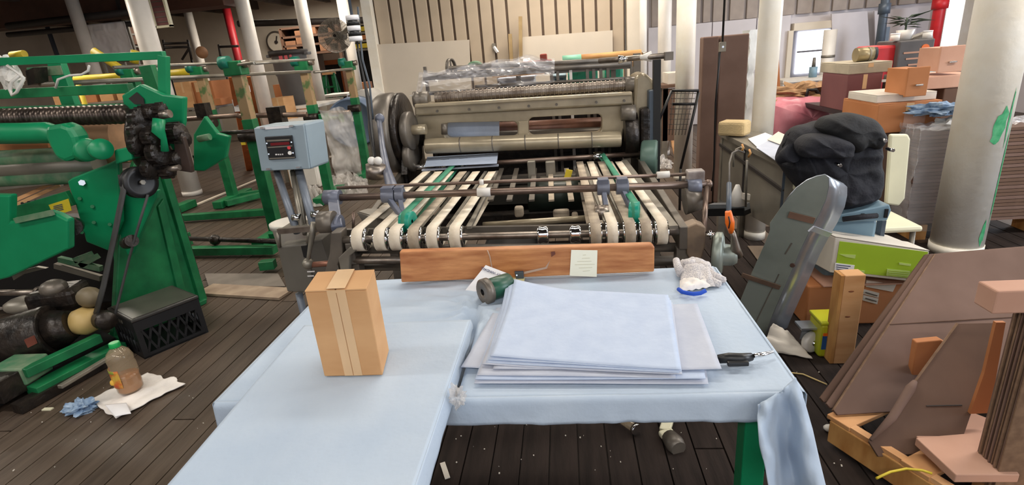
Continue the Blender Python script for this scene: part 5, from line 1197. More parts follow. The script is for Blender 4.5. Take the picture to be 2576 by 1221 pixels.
# things behind the press
tc_,zt5=bench(1450,232,330,5.0,.7,'low dark bench behind the press carrying the bins','deskm')
for cx,w,h,mm,lab in((1468,74,62,'tealb','teal plastic bin behind the right end of the press, left of the two'),(1546,46,62,'tealb','teal plastic bin behind the right end of the press, right of the two'),(1408,36,40,'binb','pale grey-green bin behind the press uprights'),(1300,90,44,'plateg','pale green-white carton seen through the film on the press')):
    c=PY(cx,225,5.1); sx=w*mpp(cx,225,5.1); sz=h*mpv(cx,225,5.1); t=thing('storage_bin',lab,'bin',(c.x,5.3,zt5))
    part('tub',MB().box((c.x,5.3,zt5+sz/2),(sx,.4,sz)),M[mm],t,bevel=.03); part('rim',MB().box((c.x,5.3,zt5+sz),(sx*1.04,.44,.03)),M[mm],t,bevel=.008)
    part('handle',MB().box((c.x,5.09,zt5+sz*.7),(sx*.35,.03,.03)),M[mm],t)
zf=PY(1450,168,4.75).z
t=thing('upper_shelf','tan wooden shelf board above the rear of the press','shelf',(PY(1400,165,4.8).x,4.9,zf))
part('board',MB().box((PY(1420,165,4.8).x,4.9,zf-.02),(1.25,.22,.035)),M['lumberd'],t)
for px in(1300,1545): part('bracket',MB().box((PY(px,165,4.8).x,4.9,(zf-.04)/2),(.04,.05,zf-.04)),M['castd'],t)
q=PY(1510,146,4.85); t=thing('tan_roller','tan wooden roller lying on the shelf above the press','roller',(q.x,4.85,zf)); part('barrel',MB().cyl((q.x-.28,4.85,zf+.048),(q.x+.34,4.85,zf+.048),.045,n=18),M['lumberd'],t); part('mint_sleeve',MB().cyl((q.x-.32,4.85,zf+.048),(q.x-.16,4.85,zf+.048),.048,n=18),mat('mint_sleeve',(130,196,166),.5),t)
part('rusty_end',MB().cyl((q.x+.34,4.85,zf+.048),(q.x+.40,4.85,zf+.048),.02,n=14),M['steel'],t)
q=PY(1362,152,4.85); t=thing('red_clamp','dull red iron clamp lying on the shelf above the press','clamp',(q.x,4.85,zf)); dr2=mat('dull_red_iron',(150,58,44),.5,c2=(170,76,58))
part('bar',MB().box((q.x-.04,4.85,zf+.045),(.26,.08,.06)),dr2,t,bevel=.01); part('jaw',MB().box((q.x+.02,4.85,zf+.09),(.06,.07,.07)),dr2,t,bevel=.01); part('jaw',MB().box((q.x+.13,4.85,zf+.03),(.12,.07,.05)),dr2,t,bevel=.01)
for k,px in enumerate((1392,1412,1430)): q=PY(px,160,4.8); solo('wood_offcut',MB().box((q.x,4.82,zf+.02),(.05,.08,.035)),M['lumber'],'small pine offcut on the upper shelf, '+['left','middle','right'][k]+' of three','offcut',bevel=.003)
for k,(a,b) in enumerate((((1282,165),(1283,86)),((1296,165),(1309,42)))):
    p,q=PY(*a,5.6),PY(*b,8.45); p=V((PY(a[0],a[1],8.2).x,8.2,.0)); solo('leaning_stick',MB().beam(p,q,.05,.05),M['olive'],['short','long'][k]+' wooden stick leaning on the panelled wall right of centre','stick')
t=thing('wall_lever','small white lever on the panelled wall above the press','lever',PY(1250,130,8.56)); part('lever_arm',MB().beam(PY(1243,118,8.53),PY(1252,132,8.5),.04,.03),M['white'],t); part('back_plate',MB().box(PY(1243,118,8.575),(.05,.04,.1)),M['rail'],t)

# ================================================================= RIGHT SIDE
# tall insulated panel
pb=PZ(1790,512,0); Yp=pb.y; zt=PY(1815,88,Yp).z; xl=PY(1762,300,Yp).x; xr=PY(1873,300,Yp).x
t=thing('insulated_panel','tall grey-brown insulated wall panel standing behind the metal desk','panel',((xl+xr)/2,Yp,0))
xm=xl+(xr-xl)*.36
part('face',MB().box(((xl+xm)/2-.003,Yp+.06,zt/2),(xm-xl-.006,.12,zt-.01)),M['cardb'],t,bevel=.01)
part('face',MB().box(((xm+xr)/2+.003,Yp+.06,zt/2),(xr-xm-.006,.12,zt-.01)),M['cardb'],t,bevel=.01)
def bt_(u,v):
    a=u*1.0; x=xr+.01+.10*math.sin(math.pi*min(1,a))*(1+.3*noise.noise(V((v*9,u,1)))); y=Yp+.02+.22*u; return V((x+.02*noise.noise(V((u*3,v*22,4))),y,.01+(zt+.01)*v))
part('insulation',MB().grid(bt_,10,60),M['batt'],t,'white fibre insulation bulging from the edge')
part('red_backing',MB().box((xr+.07,Yp+.28,zt/2),(.10,.03,zt-.05)),M['maroon'],t)
# hanging switch in front of the panel
a=PY(1817,118,4.3); t=thing('pull_switch','small metal switch box hanging on a black cord in front of the insulated panel','switch',a)
part('housing',MB().box(a,(.045,.035,.07)),M['rail'],t,bevel=.004); part('cord',MB().cyl(a+V((0,0,.03)),(a.x+.01,4.3,ZC-.02),.008,n=8),M['blackp'],t); part('cord_end',MB().tube([a+V((-.015,0,-.02)),PY(1800,260,4.5),PY(1796,420,4.6),PY(1790,480,4.7)],.007,6),M['blackp'],t)
part('face_screw',MB().cyl(a+V((0,-.02,0)),a+V((0,-.017,0)),.008,n=8),M['chrome'],t)
# wood offcuts and folded wire cart left of the panel
for k,(a,b,Y,lab) in enumerate((((1705,392),(1672,235),5.9,'pine board leaning behind the wire cart, leftmost'),((1722,372),(1697,240),6.0,'pine board leaning behind the wire cart, second from the left'),((1735,330),(1712,232),6.2,'short pine board leaning close to the white column'),((1702,350),(1672,245),6.3,'dark pine board leaning behind the press post'))):
    p=PZ(a[0],a[1],0); p.z=.02; q=PY(*b,p.y+.5); solo('leaning_board',MB().beam(p,q,.11,.03,up=(0,-1,.3)),M['lumber'] if k!=3 else M['lumberd'],lab,'board',bevel=.004)
t=thing('wire_cart','folded black wire mesh cart standing left of the insulated panel','cart',PZ(1715,430,0))
Yc=4.9
for a,b in(((1690,228),(1758,228)),((1690,228),(1640,345)),((1758,232),(1712,425)),((1640,345),(1648,420)),((1692,262),(1752,262))):
    part('cart_rail',MB().cyl(PY(*a,Yc),PY(*b,Yc),.012,n=8),M['blackp'],t)
m_=MB()
for k in range(7): m_.cyl(PY(1694+k*10,230,Yc),PY(1683+k*8,340,Yc),.003,n=5)
for k in range(8): m_.cyl(PY(1690-k*1.5,235+k*13,Yc),PY(1752-k*3.5,235+k*13,Yc),.003,n=5)
part('wire_panel',m_,M['mesh'],t,kind='stuff')
for px,py in((1712,425),(1648,420)): q=PY(px,py,Yc); part('cart_leg',MB().cyl((q.x,q.y,0),q,.012,n=8),M['blackp'],t)
t_,z_=bench(1700,212,70,7.0,.4,'small brown bench left of the white column behind the cart','cardd')
carton(1708,195,56,22,7.05,.4,M['boxw'],'white carton on the small bench near the pine boards',z0=z_)
c=PZ(1665,362,.0); solo('red_scrap',MB().box((c.x,c.y,.02),(.14,.06,.04)),M['red'],'small red plastic piece on the floor right of the press','scrap',bevel=.01)
heap('plastic_heap',1640,1690,425,405,.1,7,'small white plastic scrap on the floor right of the green-grey pulley')
# ---- grey metal desk
zd=.83; dA=PZ(1808,330,zd); dB=PZ(1972,409,zd); dv=(dB-dA).normalized(); dn_=V((-dv.y,dv.x,0)); 
if dn_.x<0: dn_=-dn_
t=thing('metal_desk','grey metal bench with papers on top standing in front of the white column','desk',(dA+dB)/2*1)
W_=.24
top=[dA,dB,dB+dn_*W_,dA+dn_*W_]; part('desk_top',MB().prism([q+V((0,0,-.003)) for q in top],(0,0,-.035)),M['deskm'],t,bevel=.004)
fb_=-.0
part('front_panel',MB().prism([dA+V((0,0,-.04))+dn_*.02,dB+V((0,0,-.04))+dn_*.02,dB+V((0,0,-.40))+dn_*.02,dA+V((0,0,-.52))+dn_*.02],dn_*.02),M['deskm'],t)
part('edge_strip',MB().beam(dA+V((0,0,-.10))+dn_*.012,dB+V((0,0,-.16))+dn_*.012,.012,.02),M['pipe'],t)
part('seam',MB().beam(dA.lerp(dB,.45)+V((0,0,-.05))+dn_*.015,dA.lerp(dB,.45)+V((0,0,-.44))+dn_*.015,.008,.012),M['pipe'],t)
for s in(.02,.98):
    for w_ in(.04,W_-.04):
        q=dA.lerp(dB,s)+dn_*w_; part('leg',MB().box((q.x,q.y,(zd-.05)/2),(.05,.05,zd-.05)),M['rail'],t)
part('end_panel',MB().prism([dB+V((0,0,-.04)),dB+dn_*.10+V((0,0,-.04)),dB+dn_*.10+V((0,0,-.40)),dB+V((0,0,-.36))],(.01,.01,0)),M['slate'],t)
part('lower_bar',MB().beam(PY(1790,520,3.6),PY(1880,520,3.4),.06,.04),M['galv'],t); part('lower_bar',MB().beam(PY(1780,532,3.6),PY(1880,530,3.4),.08,.05),M['blackp'],t)
part('cable_loop',MB().tube([PY(*p,3.1) for p in((1845,420),(1845,390),(1852,376),(1864,370),(1872,384))],.005,6),M['rail'],t)
for p in((1867,372),(1885,385)): part('hook',MB().tube([PY(p[0],p[1]-8,3.05),PY(p[0]+3,p[1],3.02),PY(p[0]-2,p[1]+10,3.05)],.006,6),M['lumberd'],t)
part('chrome_rod',MB().cyl(PY(1879,404,3.0),PY(1876,520,3.1),.006),M['rail'],t)
# foam block, papers, clipboard on the desk
q=PZ(1853,345,zd); t=solo('foam_block',MB().box((q.x,q.y+.06,zd+.055),(.19,.13,.10),Matrix.Rotation(math.atan2(dv.y,dv.x)+.9,3,'Z')),M['foam'],'tan foam block on the far end of the metal desk','foam block',bevel=.02)
def dp(px,py,dz=0): return PZ(px,py,zd+dz)
for k,(pts,mm,lab,dz) in enumerate((([(1882,350),(1925,335),(1962,350),(1910,376)],'white','white paper lying on the metal desk beside the foam block',.002),([(1902,372),(1950,345),(2000,372),(1990,400),(1962,412)],'plateg','bluish document folder open on the metal desk',.006),([(1930,352),(1958,332),(2012,358),(1988,374)],'boxw','cream page on top of the folder on the metal desk',.014))):
    solo('document',MB().prism([dp(*p,dz) for p in pts],(0,0,.003)),M[mm],lab,'paper')
t=solo('binder_clip',MB().box(dp(1926,318,.03),(.02,.05,.045),Matrix.Rotation(.6,3,'Y')),M['chrome'],'shiny metal clip upright on the papers of the metal desk','clip',bevel=.003)
q=PZ(1868,500,.0)
solo('white_card',MB().prism([PY(*p,3.3) for p in((1870,487),(1888,490),(1886,504),(1868,502))],(0,.02,0)),M['boxw'],'small white card below the metal desk','card')
solo('white_funnel',MB().lathe([(.001,0),(.05,.01),(.03,.09),(.012,.14),(.001,.14)],PY(1853,508,3.35)+V((0,0,-.03)),n=16),M['whitep'],'white funnel-shaped piece hanging behind the crank post','funnel')
# ---- pink bale and scrap on top
def lump(pts,Y,d,m,name,lab,cat,seed=1,cen=None,n=40,amp=.06,group=None):
    P=[PY(x,y,Y) for x,y in pts]; c=sum(P,V((0,0,0)))/len(P); N_=len(P)
    def out(u):
        f=u*N_; i=int(f)%N_; fr_=f-int(f); return P[i].lerp(P[(i+1)%N_],fr_)
    def f(u,v):
        o=out(u); r=math.sin(math.pi*min(.9999,max(.0001,v))); dep=-math.cos(math.pi*v)
        r=r**.55; q=c.lerp(o,r); nn=noise.noise(V((q.x*5,q.z*5,seed)))+.6*abs(noise.noise(V((q.x*12,q.z*9,seed+v*2))))
        return V((q.x,Y+d/2+dep*d/2*(1+.0*nn)+(-1 if v<.5 else 1)*nn*amp*(r if v>.5 else 1)*-1,q.z))
    return solo(name,MB().grid(f,n,22),m,lab,cat,group)
lump([(1940,262),(1985,250),(2040,246),(2105,240),(2128,262),(2120,292),(2100,325),(2080,350),(2020,372),(1940,372)],5.4,.6,M['pink'],'pink_film_bale','bale of pink plastic film lying behind the white column and jacket','bale',3)
solo('brown_scrap_heap',crump(PY(2010,236,5.8),(.28,.2,.08),5,24,14,.8),mat('brown_paper_scrap',(140,108,76),.8,c2=(178,140,100),scale=14),'heap of brown paper scrap on the pink bale','scrap')
P=[PY(*p,6.4) for p in((1952,170),(1960,150),(1986,245),(1952,250))]; P[2].z=P[3].z=.004
solo('upright_board',MB().prism(P,(0,.03,0)),M['cardo'],'dark red-brown board standing behind the thick white column','board')
t=thing('scrap_table','low table under the pink bale','table',(PY(2040,340,6.2).x,6.5,0)); zz=PY(2040,372,5.4).z
part('top',MB().box((PY(2030,340,5.4).x,5.72,max(zz-.03,.1)),(.8,.6,.05)),M['deskm'],t)
for a in(-.35,.35): part('leg',MB().box((PY(2030,340,5.4).x+a,5.72,max(zz-.05,.08)/2),(.05,.6,max(zz-.055,.07))),M['rail'],t)
t=thing('green_strap','dark green strap handles lying on the pink bale','strap',PY(2070,245,5.6))
for cx in(2045,2082): part('loop',MB().tube([PY(cx-18,248,5.6),PY(cx-12,226,5.6),PY(cx+8,226,5.6),PY(cx+20,248,5.6)],.017,6),M['black'],t)
lump([(2100,285),(2122,270),(2130,290),(2118,318),(2104,312)],5.2,.12,M['towel'],'tan_glove','tan work glove lying behind the jacket','glove',9,amp=.02)
# bench behind the jacket with boxes
Yb=4.7; zb5=PY(2170,278,Yb).z
t=thing('dark_bench','dark bench behind the jacket carrying boxes','bench',(PY(2250,278,Yb).x,5.0,0))
xa_,xb_=PY(2128,278,Yb).x,PY(2460,278,Yb).x
part('top',MB().box(((xa_+xb_)/2,Yb+.48,zb5-.02),(xb_-xa_,.96,.04)),M['blackp'],t)
part('front_panel',MB().box(((xa_+xb_)/2,Yb+.05,zb5/2-.02),(xb_-xa_-.04,.03,zb5-.06)),M['blackp'],t)
for x in(xa_+.04,xb_-.04):
    for y in(Yb+.06,Yb+.9): part('leg',MB().box((x,y,(zb5-.04)/2),(.05,.05,zb5-.04)),M['blackp'],t)
t,z1=carton(2172,232,86,88,Yb+.02,.45,M['maroon'],'maroon-brown carton with a pale square label behind the jacket',z0=zb5)
part('pale_label',MB().box(PY(2182,240,Yb+.01)+V((0,0,-.03)),(.06,.004,.07)),M['cardp'],t)
t,z2=carton(2190,172,108,26,Yb+.02,.5,mat('beige_lid',(172,162,142),.7),'flat beige carton on top of the maroon carton',z0=z1+.007,name='flat_carton')
a,b=PY(2150,152,Yb+.2),PY(2192,146,Yb+.2); a.z=b.z=z2+.062
t=thing('metal_tube','short brass-grey metal tube lying on the beige carton','tube',a); part('barrel',MB().cyl(a,b,.055,n=22),mat('brass_grey',(150,136,104),.4,.5),t); part('bore',MB().cyl(b+V((-.02,0,0)),b+V((.03,-.01,0)),.05,n=22),M['black'],t)
part('band',MB().cyl(a.lerp(b,.7),a.lerp(b,.78),.058,n=22),M['rail'],t)
xq=PY(2278,180,5.2); zr_=PY(2278,236,5.1).z
t=thing('red_case','red case with dark grey printed front behind the orange drawer','case',(xq.x,5.3,zb5))
part('shell',MB().box((PY(2262,190,5.1).x,5.35,zb5+.24),(.36,.35,.46)),M['red'],t,bevel=.02)
part('front',MB().box((PY(2300,180,5.1).x,5.30,zb5+.27),(.28,.36,.46)),mat('dark_grey_case',(84,80,80),.5),t,bevel=.01)
for k in range(3): part('print_line',MB().box((PY(2300,180,5.1).x,5.115,zb5+.40-.05*k),(.20-.05*k,.004,.014)),M['cardp'],t)
part('badge',MB().cyl((PY(2325,155,5.1).x,5.118,zb5+.43),(PY(2325,155,5.1).x,5.11,zb5+.43),.03,n=18),M['orange'],t)
part('inner_coil',MB().lathe([(.04,-.04),(.09,-.04),(.09,.04),(.04,.04)],PY(2235,215,4.95),(1,-.6,0),22),M['castd'],t)
t,z3=carton(2372,168,62,64,5.3,.3,mat('pale_teal_white_box',(206,226,226),.6),'pale blue-white box standing at the right end of the dark bench',z0=zb5,name='pale_box')
solo('lying_stick',MB().beam(PY(2210,204,4.85),PY(2290,200,4.95),.02,.02),M['boxw'],'thin pale stick bridging the maroon carton and the orange drawer','stick')
t=thing('desk_fan_base','white-lipped scoop leaning inside the boxes','scoop',PY(2252,230,4.9)); part('scoop_bowl',MB().ball(PY(2252,226,4.88),(.03,.02,.05)),M['whitep'],t); part('scoop_handle',MB().cyl(PY(2252,222,4.88),PY(2256,205,4.9),.008),M['whitep'],t)
# front cartons with drawers
Yq=4.05; zq=PY(2300,330,Yq).z
t,z4=carton(2285,296,158,72,Yq,.5,M['cardo'],'large orange-brown carton under the cream-edged lid left of the thick column',z0=None)
zb6=z4-72*mpv(2285,296,Yq)
t2=thing('carton_stand','low dark stand under the large orange-brown carton','stand',(PY(2285,330,Yq).x,Yq+.25,0)); part('plinth',MB().box((PY(2285,330,Yq).x,Yq+.25,zb6/2-.002),(.46,.46,max(.05,zb6-.006))),M['cardd'],t2,bevel=.01); part('foot',MB().box((PY(2285,330,Yq).x,Yq+.25,.01),(.5,.5,.02)),M['cardd'],t2)
part('side_patch',MB().box(PY(2300,300,Yq-.002),(.14,.003,.11)),M['cardp'],t,'paler panel on the carton'); part('hand_slot',MB().box(PY(2295,281,Yq-.004),(.09,.004,.012)),M['pipe'],t)
t,z5=carton(2280,248,150,22,Yq+.05,.4,M['boxw'],'shallow beige lid carton lying on the large orange-brown carton',z0=z4+.007,name='flat_carton')
def drawer(cx,cy,w,h,Y,m,lab,zb):
    c=PY(cx,cy,Y); sx=w*mpp(cx,cy,Y); sz=h*mpv(cx,cy,Y); t=thing('drawer_box',lab,'drawer',(c.x,Y+.12,zb)); R=None
    part('front',MB().box((c.x,Y,zb+sz/2+.01),(sx,.02,sz),R),m,t,bevel=.005); part('body',MB().box((c.x,Y+.13,zb+sz/2+.01),(sx*.9,.24,sz*.9),R),m,t); part('pull',MB().box((c.x+.005,Y-.02,zb+sz*.45),(.05,.02,.012)),M['chrome'],t,bevel=.004); return t
drawer(2302,232,54,72,Yq-.02,M['cardo'],'orange-brown drawer box with small metal pull standing on the beige lid',z5-.02)
drawer(2382,202,60,64,Yq+.25,M['cardp'],'pinkish drawer box with shiny pull left of the thick column',z5+.10)
solo('drawer_shelf',MB().box((PY(2382,240,Yq+.25).x,Yq+.40,z5+.045),(.36,.36,.09)),M['cardp'],'pink-brown flat box under the pinkish drawer','box',bevel=.008)
solo('support_box',MB().box((PY(2400,300,Yq+.3).x,Yq+.40,(z5)/2),(.30,.34,z5-.002)),M['cardd'],'dark brown carton standing half hidden by the thick column','box',bevel=.008)
q=PY(2368,276,3.97); solo('blue_cloth',crump(q,(.15,.08,.035),6,40,20,1.0),M['bluer'],'crumpled blue cloth lying on the cartons beside the thick column','cloth')
# plant and things on the red case
pp=PY(2270,128,5.3); pz=zb5+.505
t=thing('potted_plant','dark leafy potted plant against the white boards at upper right','plant',(pp.x,5.3,pz))
part('pot',MB().lathe([(.001,0),(.05,0),(.07,.08),(.06,.08),(.001,.06)],(pp.x,5.3,pz),n=18),M['whitep'],t)
rng=random.Random(4)
for k in range(22):
    a=rng.uniform(0,6.28); L=rng.uniform(.10,.22); z0=pz+.10+rng.uniform(0,.08); s0=V((pp.x,5.3,z0)); d=V((math.cos(a),math.sin(a),rng.uniform(-.1,.5))).normalized(); e=d.cross(V((0,0,1))).normalized()*.018
    part('leaf',MB().add([s0,s0+d*L*.5+e,s0+d*L+V((0,0,-.02)),s0+d*L*.5-e],[(0,1,2,3)]),M['leaf'],t,solid=.001)
part('stem',MB().cyl((pp.x,5.3,pz+.05),(pp.x,5.3,pz+.18),.008),M['leaf'],t)
q=PY(2318,105,5.35); t=thing('dark_casting','dark angular iron casting beside the potted plant','casting',(q.x,5.35,zb5+.505)); part('block',MB().box((q.x-.02,5.35,q.z),(.17,.14,.13),Matrix.Rotation(-.3,3,'Y')),M['castd'],t,bevel=.02); part('pedestal',MB().box((q.x-.04,5.35,(q.z-.05+zb5+.505)/2),(.08,.1,q.z-.05-zb5-.505)),M['castd'],t)
for px,lab in((2245,'white jar left of the potted plant'),(2325,'white jar under the dark iron casting')):
    q=PY(px,138,5.2); t=thing('white_jar',lab,'jar',(q.x,5.2,pz)); part('body',MB().cyl((q.x,5.2,pz),(q.x,5.2,pz+.05),.035,n=18),M['whitep'],t); part('lid',MB().cyl((q.x,5.2,pz+.05),(q.x,5.2,pz+.06),.036,n=18),M['white'],t)
t=thing('steel_channels','two dark upright steel channels before the white boards','channel',(PY(2225,100,9.5).x,9.5,0))
for px in(2222,2231): q=PY(px,68,9.5); part('channel',MB().box((q.x,9.5,q.z/2),(.07,.06,q.z)),M['slate'],t)
# clutter before the bright opening
c=PZ(2050,235,0.0); q=PY(2050,196,9.2)
t=thing('outlet_table','pale table before the bright opening in the deep wall','table',(q.x,9.4,0)); part('top',MB().box((q.x,9.4,q.z-.02),(1.0,.5,.04)),M['boxw'],t)
for a in(-.45,.45): part('leg',MB().box((q.x+a,9.4,(q.z-.04)/2),(.06,.4,q.z-.04)),M['boxw'],t)
q2=PY(2066,175,9.3); t=thing('grey_jug','grey bottle with dark spout on the pale table before the bright opening','bottle',(q2.x-.1,9.35,q.z)); part('body',MB().cyl((q2.x-.1,9.35,q.z+.001),(q2.x-.1,9.35,q.z+.16),.06,n=18),M['binb'],t); part('neck',MB().cyl((q2.x-.1,9.35,q.z+.16),(q2.x-.1,9.35,q.z+.3),.03,.02,n=14),M['castd'],t)
t=thing('sleeve_of_pipe','pale vertical duct right of the bright opening','duct',(PY(2075,140,9.9).x,9.9,0)); part('casing',MB().cyl((PY(2083,140,9.9).x,9.9,0),(PY(2083,140,9.9).x,9.9,PY(2083,75,9.9).z),.10,n=20),M['colg'],t); part('band',MB().cyl((PY(2083,140,9.9).x,9.9,1.0),(PY(2083,140,9.9).x,9.9,1.04),.105,n=20),M['rail'],t)
# ---- jacket, chair, light blue bin
zc5=PZ(2160,560,0)
YJ=2.68
def cat_out(P,u):
    N_=len(P); f=(u%1.0)*N_; i=int(f)%N_; k=f-int(f); p0,p1,p2,p3=P[(i-1)%N_],P[i],P[(i+1)%N_],P[(i+2)%N_]
    return .5*((2*p1)+(p2-p0)*k+(2*p0-5*p1+4*p2-p3)*k*k+(3*p1-p0-3*p2+p3)*k**3)
def drape(pts,Y,d,cen,seed,nu=120,nv=70,swag=.03,fr=30):
    P=[PY(x,y,Y) for x,y in pts]; c=PY(cen[0],cen[1],Y)
    def f(u,v):
        o=cat_out(P,u); vv=min(.9999999,max(.0000001,v)); r=math.sin(math.pi*vv)**.5; dep=-math.cos(math.pi*vv); q=c.lerp(o,r)
        X,Z=q.x-c.x,q.z-c.z; wob=noise.noise(V((q.x*5,q.z*5,seed)))
        ph=(Z-.9*(X-.05)*(X-.05)*1.8+.35*X)*fr+3.2*wob
        rid=(1-abs(math.sin(ph)))**1.6
        fold=swag*rid*(.4+.9*abs(noise.noise(V((X*4+seed,Z*5,3)))))+.045*wob+.02*abs(noise.noise(V((q.x*16,q.z*14,seed))))
        return V((q.x,Y+d/2+dep*d/2*(1 if dep>0 else .8)-(fold if dep<0 else 0),q.z))
    return MB().grid(f,nu,nv)
def jk():
    pts=[(1998,430),(2004,405),(2018,378),(2030,352),(2052,334),(2085,326),(2110,318),(2140,316),(2175,322),(2215,330),(2246,345),(2260,375),(2264,430),(2262,492),(2240,528),(2205,545),(2160,554),(2118,548),(2090,532),(2058,508),(2030,476),(2012,450)]
    return drape(pts,YJ,.40,(2140,440),1)
jt=solo('black_jacket',jk(),M['jacket'],'black denim jacket heaped over the pale chair at right','jacket')
def jface(px,py): # approximate front surface
    return PY(px,py,YJ-.035)
for p in((2107,414),(2238,376),(2220,352)): part('snap_button',MB().cyl(jface(*p)+V((0,-.03,0)),jface(*p)+V((0,.02,0)),.008,n=12),M['chrome'],jt)
part('collar',drape([(2085,330),(2100,306),(2130,297),(2168,291),(2205,298),(2232,308),(2250,330),(2256,362),(2238,384),(2205,378),(2170,392),(2135,372),(2105,350)],YJ-.03,.24,(2175,340),7,80,40,.03,24),mat('faded_black_denim',(26,27,30),.85,c2=(38,39,42),scale=6,bump=.3,bscale=90),jt,'faded grey-black collar and shoulder')
part('sleeve',drape([(2026,372),(2050,350),(2090,345),(2130,352),(2165,372),(2160,398),(2110,404),(2060,405),(2030,400)],YJ-.06,.2,(2095,375),11,70,30,.025,40),M['jacket'],jt)
part('hem_strap',MB().tube([PY(2120,552,YJ+.02),PY(2170,546,YJ-.0),PY(2205,543,YJ+.02)],.014,8),M['jacket'],jt)
part('cuff',MB().tube([PY(1995,385,YJ+.06),PY(1975,392,YJ+.1),PY(1958,405,YJ+.12)],[.05,.035,.02],10),M['jacket'],jt)
# chair
xc=PY(2170,480,3.2).x
t=thing('cream_chair','cream plastic chair with the black jacket heaped on it','chair',(xc,3.3,0))
zs=.40
part('backrest',MB().prism([PY(*p,3.42) for p in((2240,338),(2286,338),(2292,350),(2278,500),(2262,520),(2228,515))],(0,.03,0)),M['cream'],t,bevel=.012)
part('seat',MB().box((xc,3.2,zs),(.46,.44,.035)),M['cream'],t,bevel=.015)
for sx in(-.2,.2):
    for sy in(3.02,3.38): part('leg',MB().cyl((xc+sx*1.1,sy,0),(xc+sx,sy,zs),.014),M['rail'],t)
for (px,py,w_,h_) in((2004,466,.075,.055),(2000,494,.085,.03)): q=PY(px,py,2.95); part('armrest',MB().box(q+V((.02,.06,0)),(w_,.16,h_)),M['cream'],t,bevel=.012)
# light blue tub under the jacket
a=[PY(*p,2.72) for p in((2086,545),(2238,515),(2243,530),(2232,556),(2088,560))]
t=thing('blue_tub','light blue plastic tub below the black jacket','tub',V((PY(2165,580,2.72).x,2.85,0)))
part('rim',MB().prism(a,(0,.34,0)),M['binb'],t,bevel=.006)
zt=PY(2160,556,2.75).z; w0=152*mpp(2160,560,2.75)
part('body',MB().box((PY(2152,580,2.75).x,2.92,zt/2),(w0*.80,.30,zt-.003)),M['binb'],t,bevel=.02)
part('slot',MB().box(PY(2229,537,2.715),(.014,.01,.045)),M['blackp'],t); part('slot',MB().box(PY(2170,545,2.715),(.014,.01,.03)),M['blackp'],t)
part('dark_divider',MB().box(PY(2215,575,2.85),(.02,.05,.1)),M['slate'],t)
# ---- belt guard of galvanised sheet
g0=PZ(1898,838,0.02); g1=PY(2040,470,2.5); gh=V((1,-.30,0)).normalized()
ge=(g1-g0).normalized(); gnn=ge.cross(gh).normalized(); 
if gnn.y>0: gnn=-gnn
def gq(px,py,off=0): return PL(px,py,g0+gnn*off,gnn)
t=thing('belt_guard','long galvanised sheet-metal belt guard with rounded top leaning right of the blue table','belt guard',g0)
bp_=[(1858,768),(1890,690),(1925,612),(1937,580),(1937,562),(1975,508),(2005,472),(2030,454),(2055,444),(2075,440),(2084,448),(2084,470),(2078,500),(2060,540),(2040,575),(2015,625),(1992,680),(1968,735),(1940,800),(1920,858),(1897,845)]
part('back_plate',MB().prism([gq(*p) for p in bp_],-gnn*.006),M['galvd'],t,'dull grey-green back plate')
rimc=[gq(*p) for p in((1975,508),(1990,488),(2005,472),(2030,454),(2055,444),(2075,440),(2084,448),(2084,470),(2078,500),(2060,540),(2040,575),(2015,625),(1992,680),(1968,735),(1940,800),(1922,850))]
q_=gq(2084,470); wv=PY(2129,492,q_.y+.10)-q_
vs=[]; 
for p in rimc: vs+=[p,p+wv]
part('rim',MB().add(vs,[(2*i,2*i+1,2*i+3,2*i+2) for i in range(len(rimc)-1)],True),M['galv'],t,'bright rolled rim',solid=.004)
for i_,(a,b) in enumerate(((3,4),(9,10))): 
    p=rimc[b]; part('tape_band',MB().beam(p+gnn*.004,p+wv*1.0+gnn*.004,.035,.008,up=gnn),mat('silver_tape',(208,212,222),.25,.6),t) if i_ else None
part('cross_strap',MB().beam(gq(1866,692,.012),gq(1962,724,.012),.022,.01,up=gnn),mat('rusty_strap',(120,96,80),.5,.3,c2=(92,74,62),scale=12),t,'rusty cross strap')
part('cross_strap',MB().beam(gq(1984,540,.012),gq(2048,556,.012),.03,.008,up=gnn),mat('rusty_strap2',(128,100,84),.4,.4),t,'rusty cross strap')
part('centre_seam',MB().beam(gq(1900,815,.004),gq(1960,690,.004),.004,.003,up=gnn).beam(gq(1975,640,.004),gq(1992,612,.004),.006,.003,up=gnn),M['castd'],t)
part('rust_spot',MB().lathe([(.001,0),(.012,0),(.009,.002),(.001,.002)],gq(1994,668,.004),gnn,9,False),mat('rust',(74,52,44),.8),t)
# folded white paper cone, castor, cord
fc0=PZ(1915,858,.02); 
pp=[PZ(1948,815,.14),PZ(1912,880,.01),PZ(2045,903,.01),PZ(1985,835,.07)]
solo('folded_paper',MB().grid(lambda u,v:pp[1].lerp(pp[2],u).lerp(pp[0].lerp(pp[3],u),v)+V((0,0,.02*abs(math.sin(v*6.28))*(1-u)+.006*noise.noise(V((u*5,v*8,0))))),18,18),M['boxw'],'grey-white folded paper on the floor at the foot of the belt guard','paper',solid=.004)
c=PZ(2040,862,.05); t=thing('castor_wheel','white swivel castor wheel on the floor beside the yellow box','castor',(c.x,c.y,0))
part('wheel',MB().lathe([(.008,-.018),(.044,-.018),(.052,-.010),(.052,.010),(.044,.018),(.008,.018)],(c.x,c.y,.053),(.5,-1,.1),28),M['whitep'],t); part('hub',MB().cyl((c.x-.01,c.y+.024,.053),(c.x+.012,c.y-.026,.055),.012),M['chrome'],t)
part('fork',MB().prism([V((c.x-.04,c.y+.03,.05)),V((c.x-.03,c.y+.03,.13)),V((c.x+.03,c.y+.04,.13)),V((c.x+.01,c.y+.03,.05))],(0,.005,0)),M['galv'],t); part('mount_plate',MB().box((c.x-.01,c.y+.02,.134),(.10,.08,.010)),M['galv'],t)
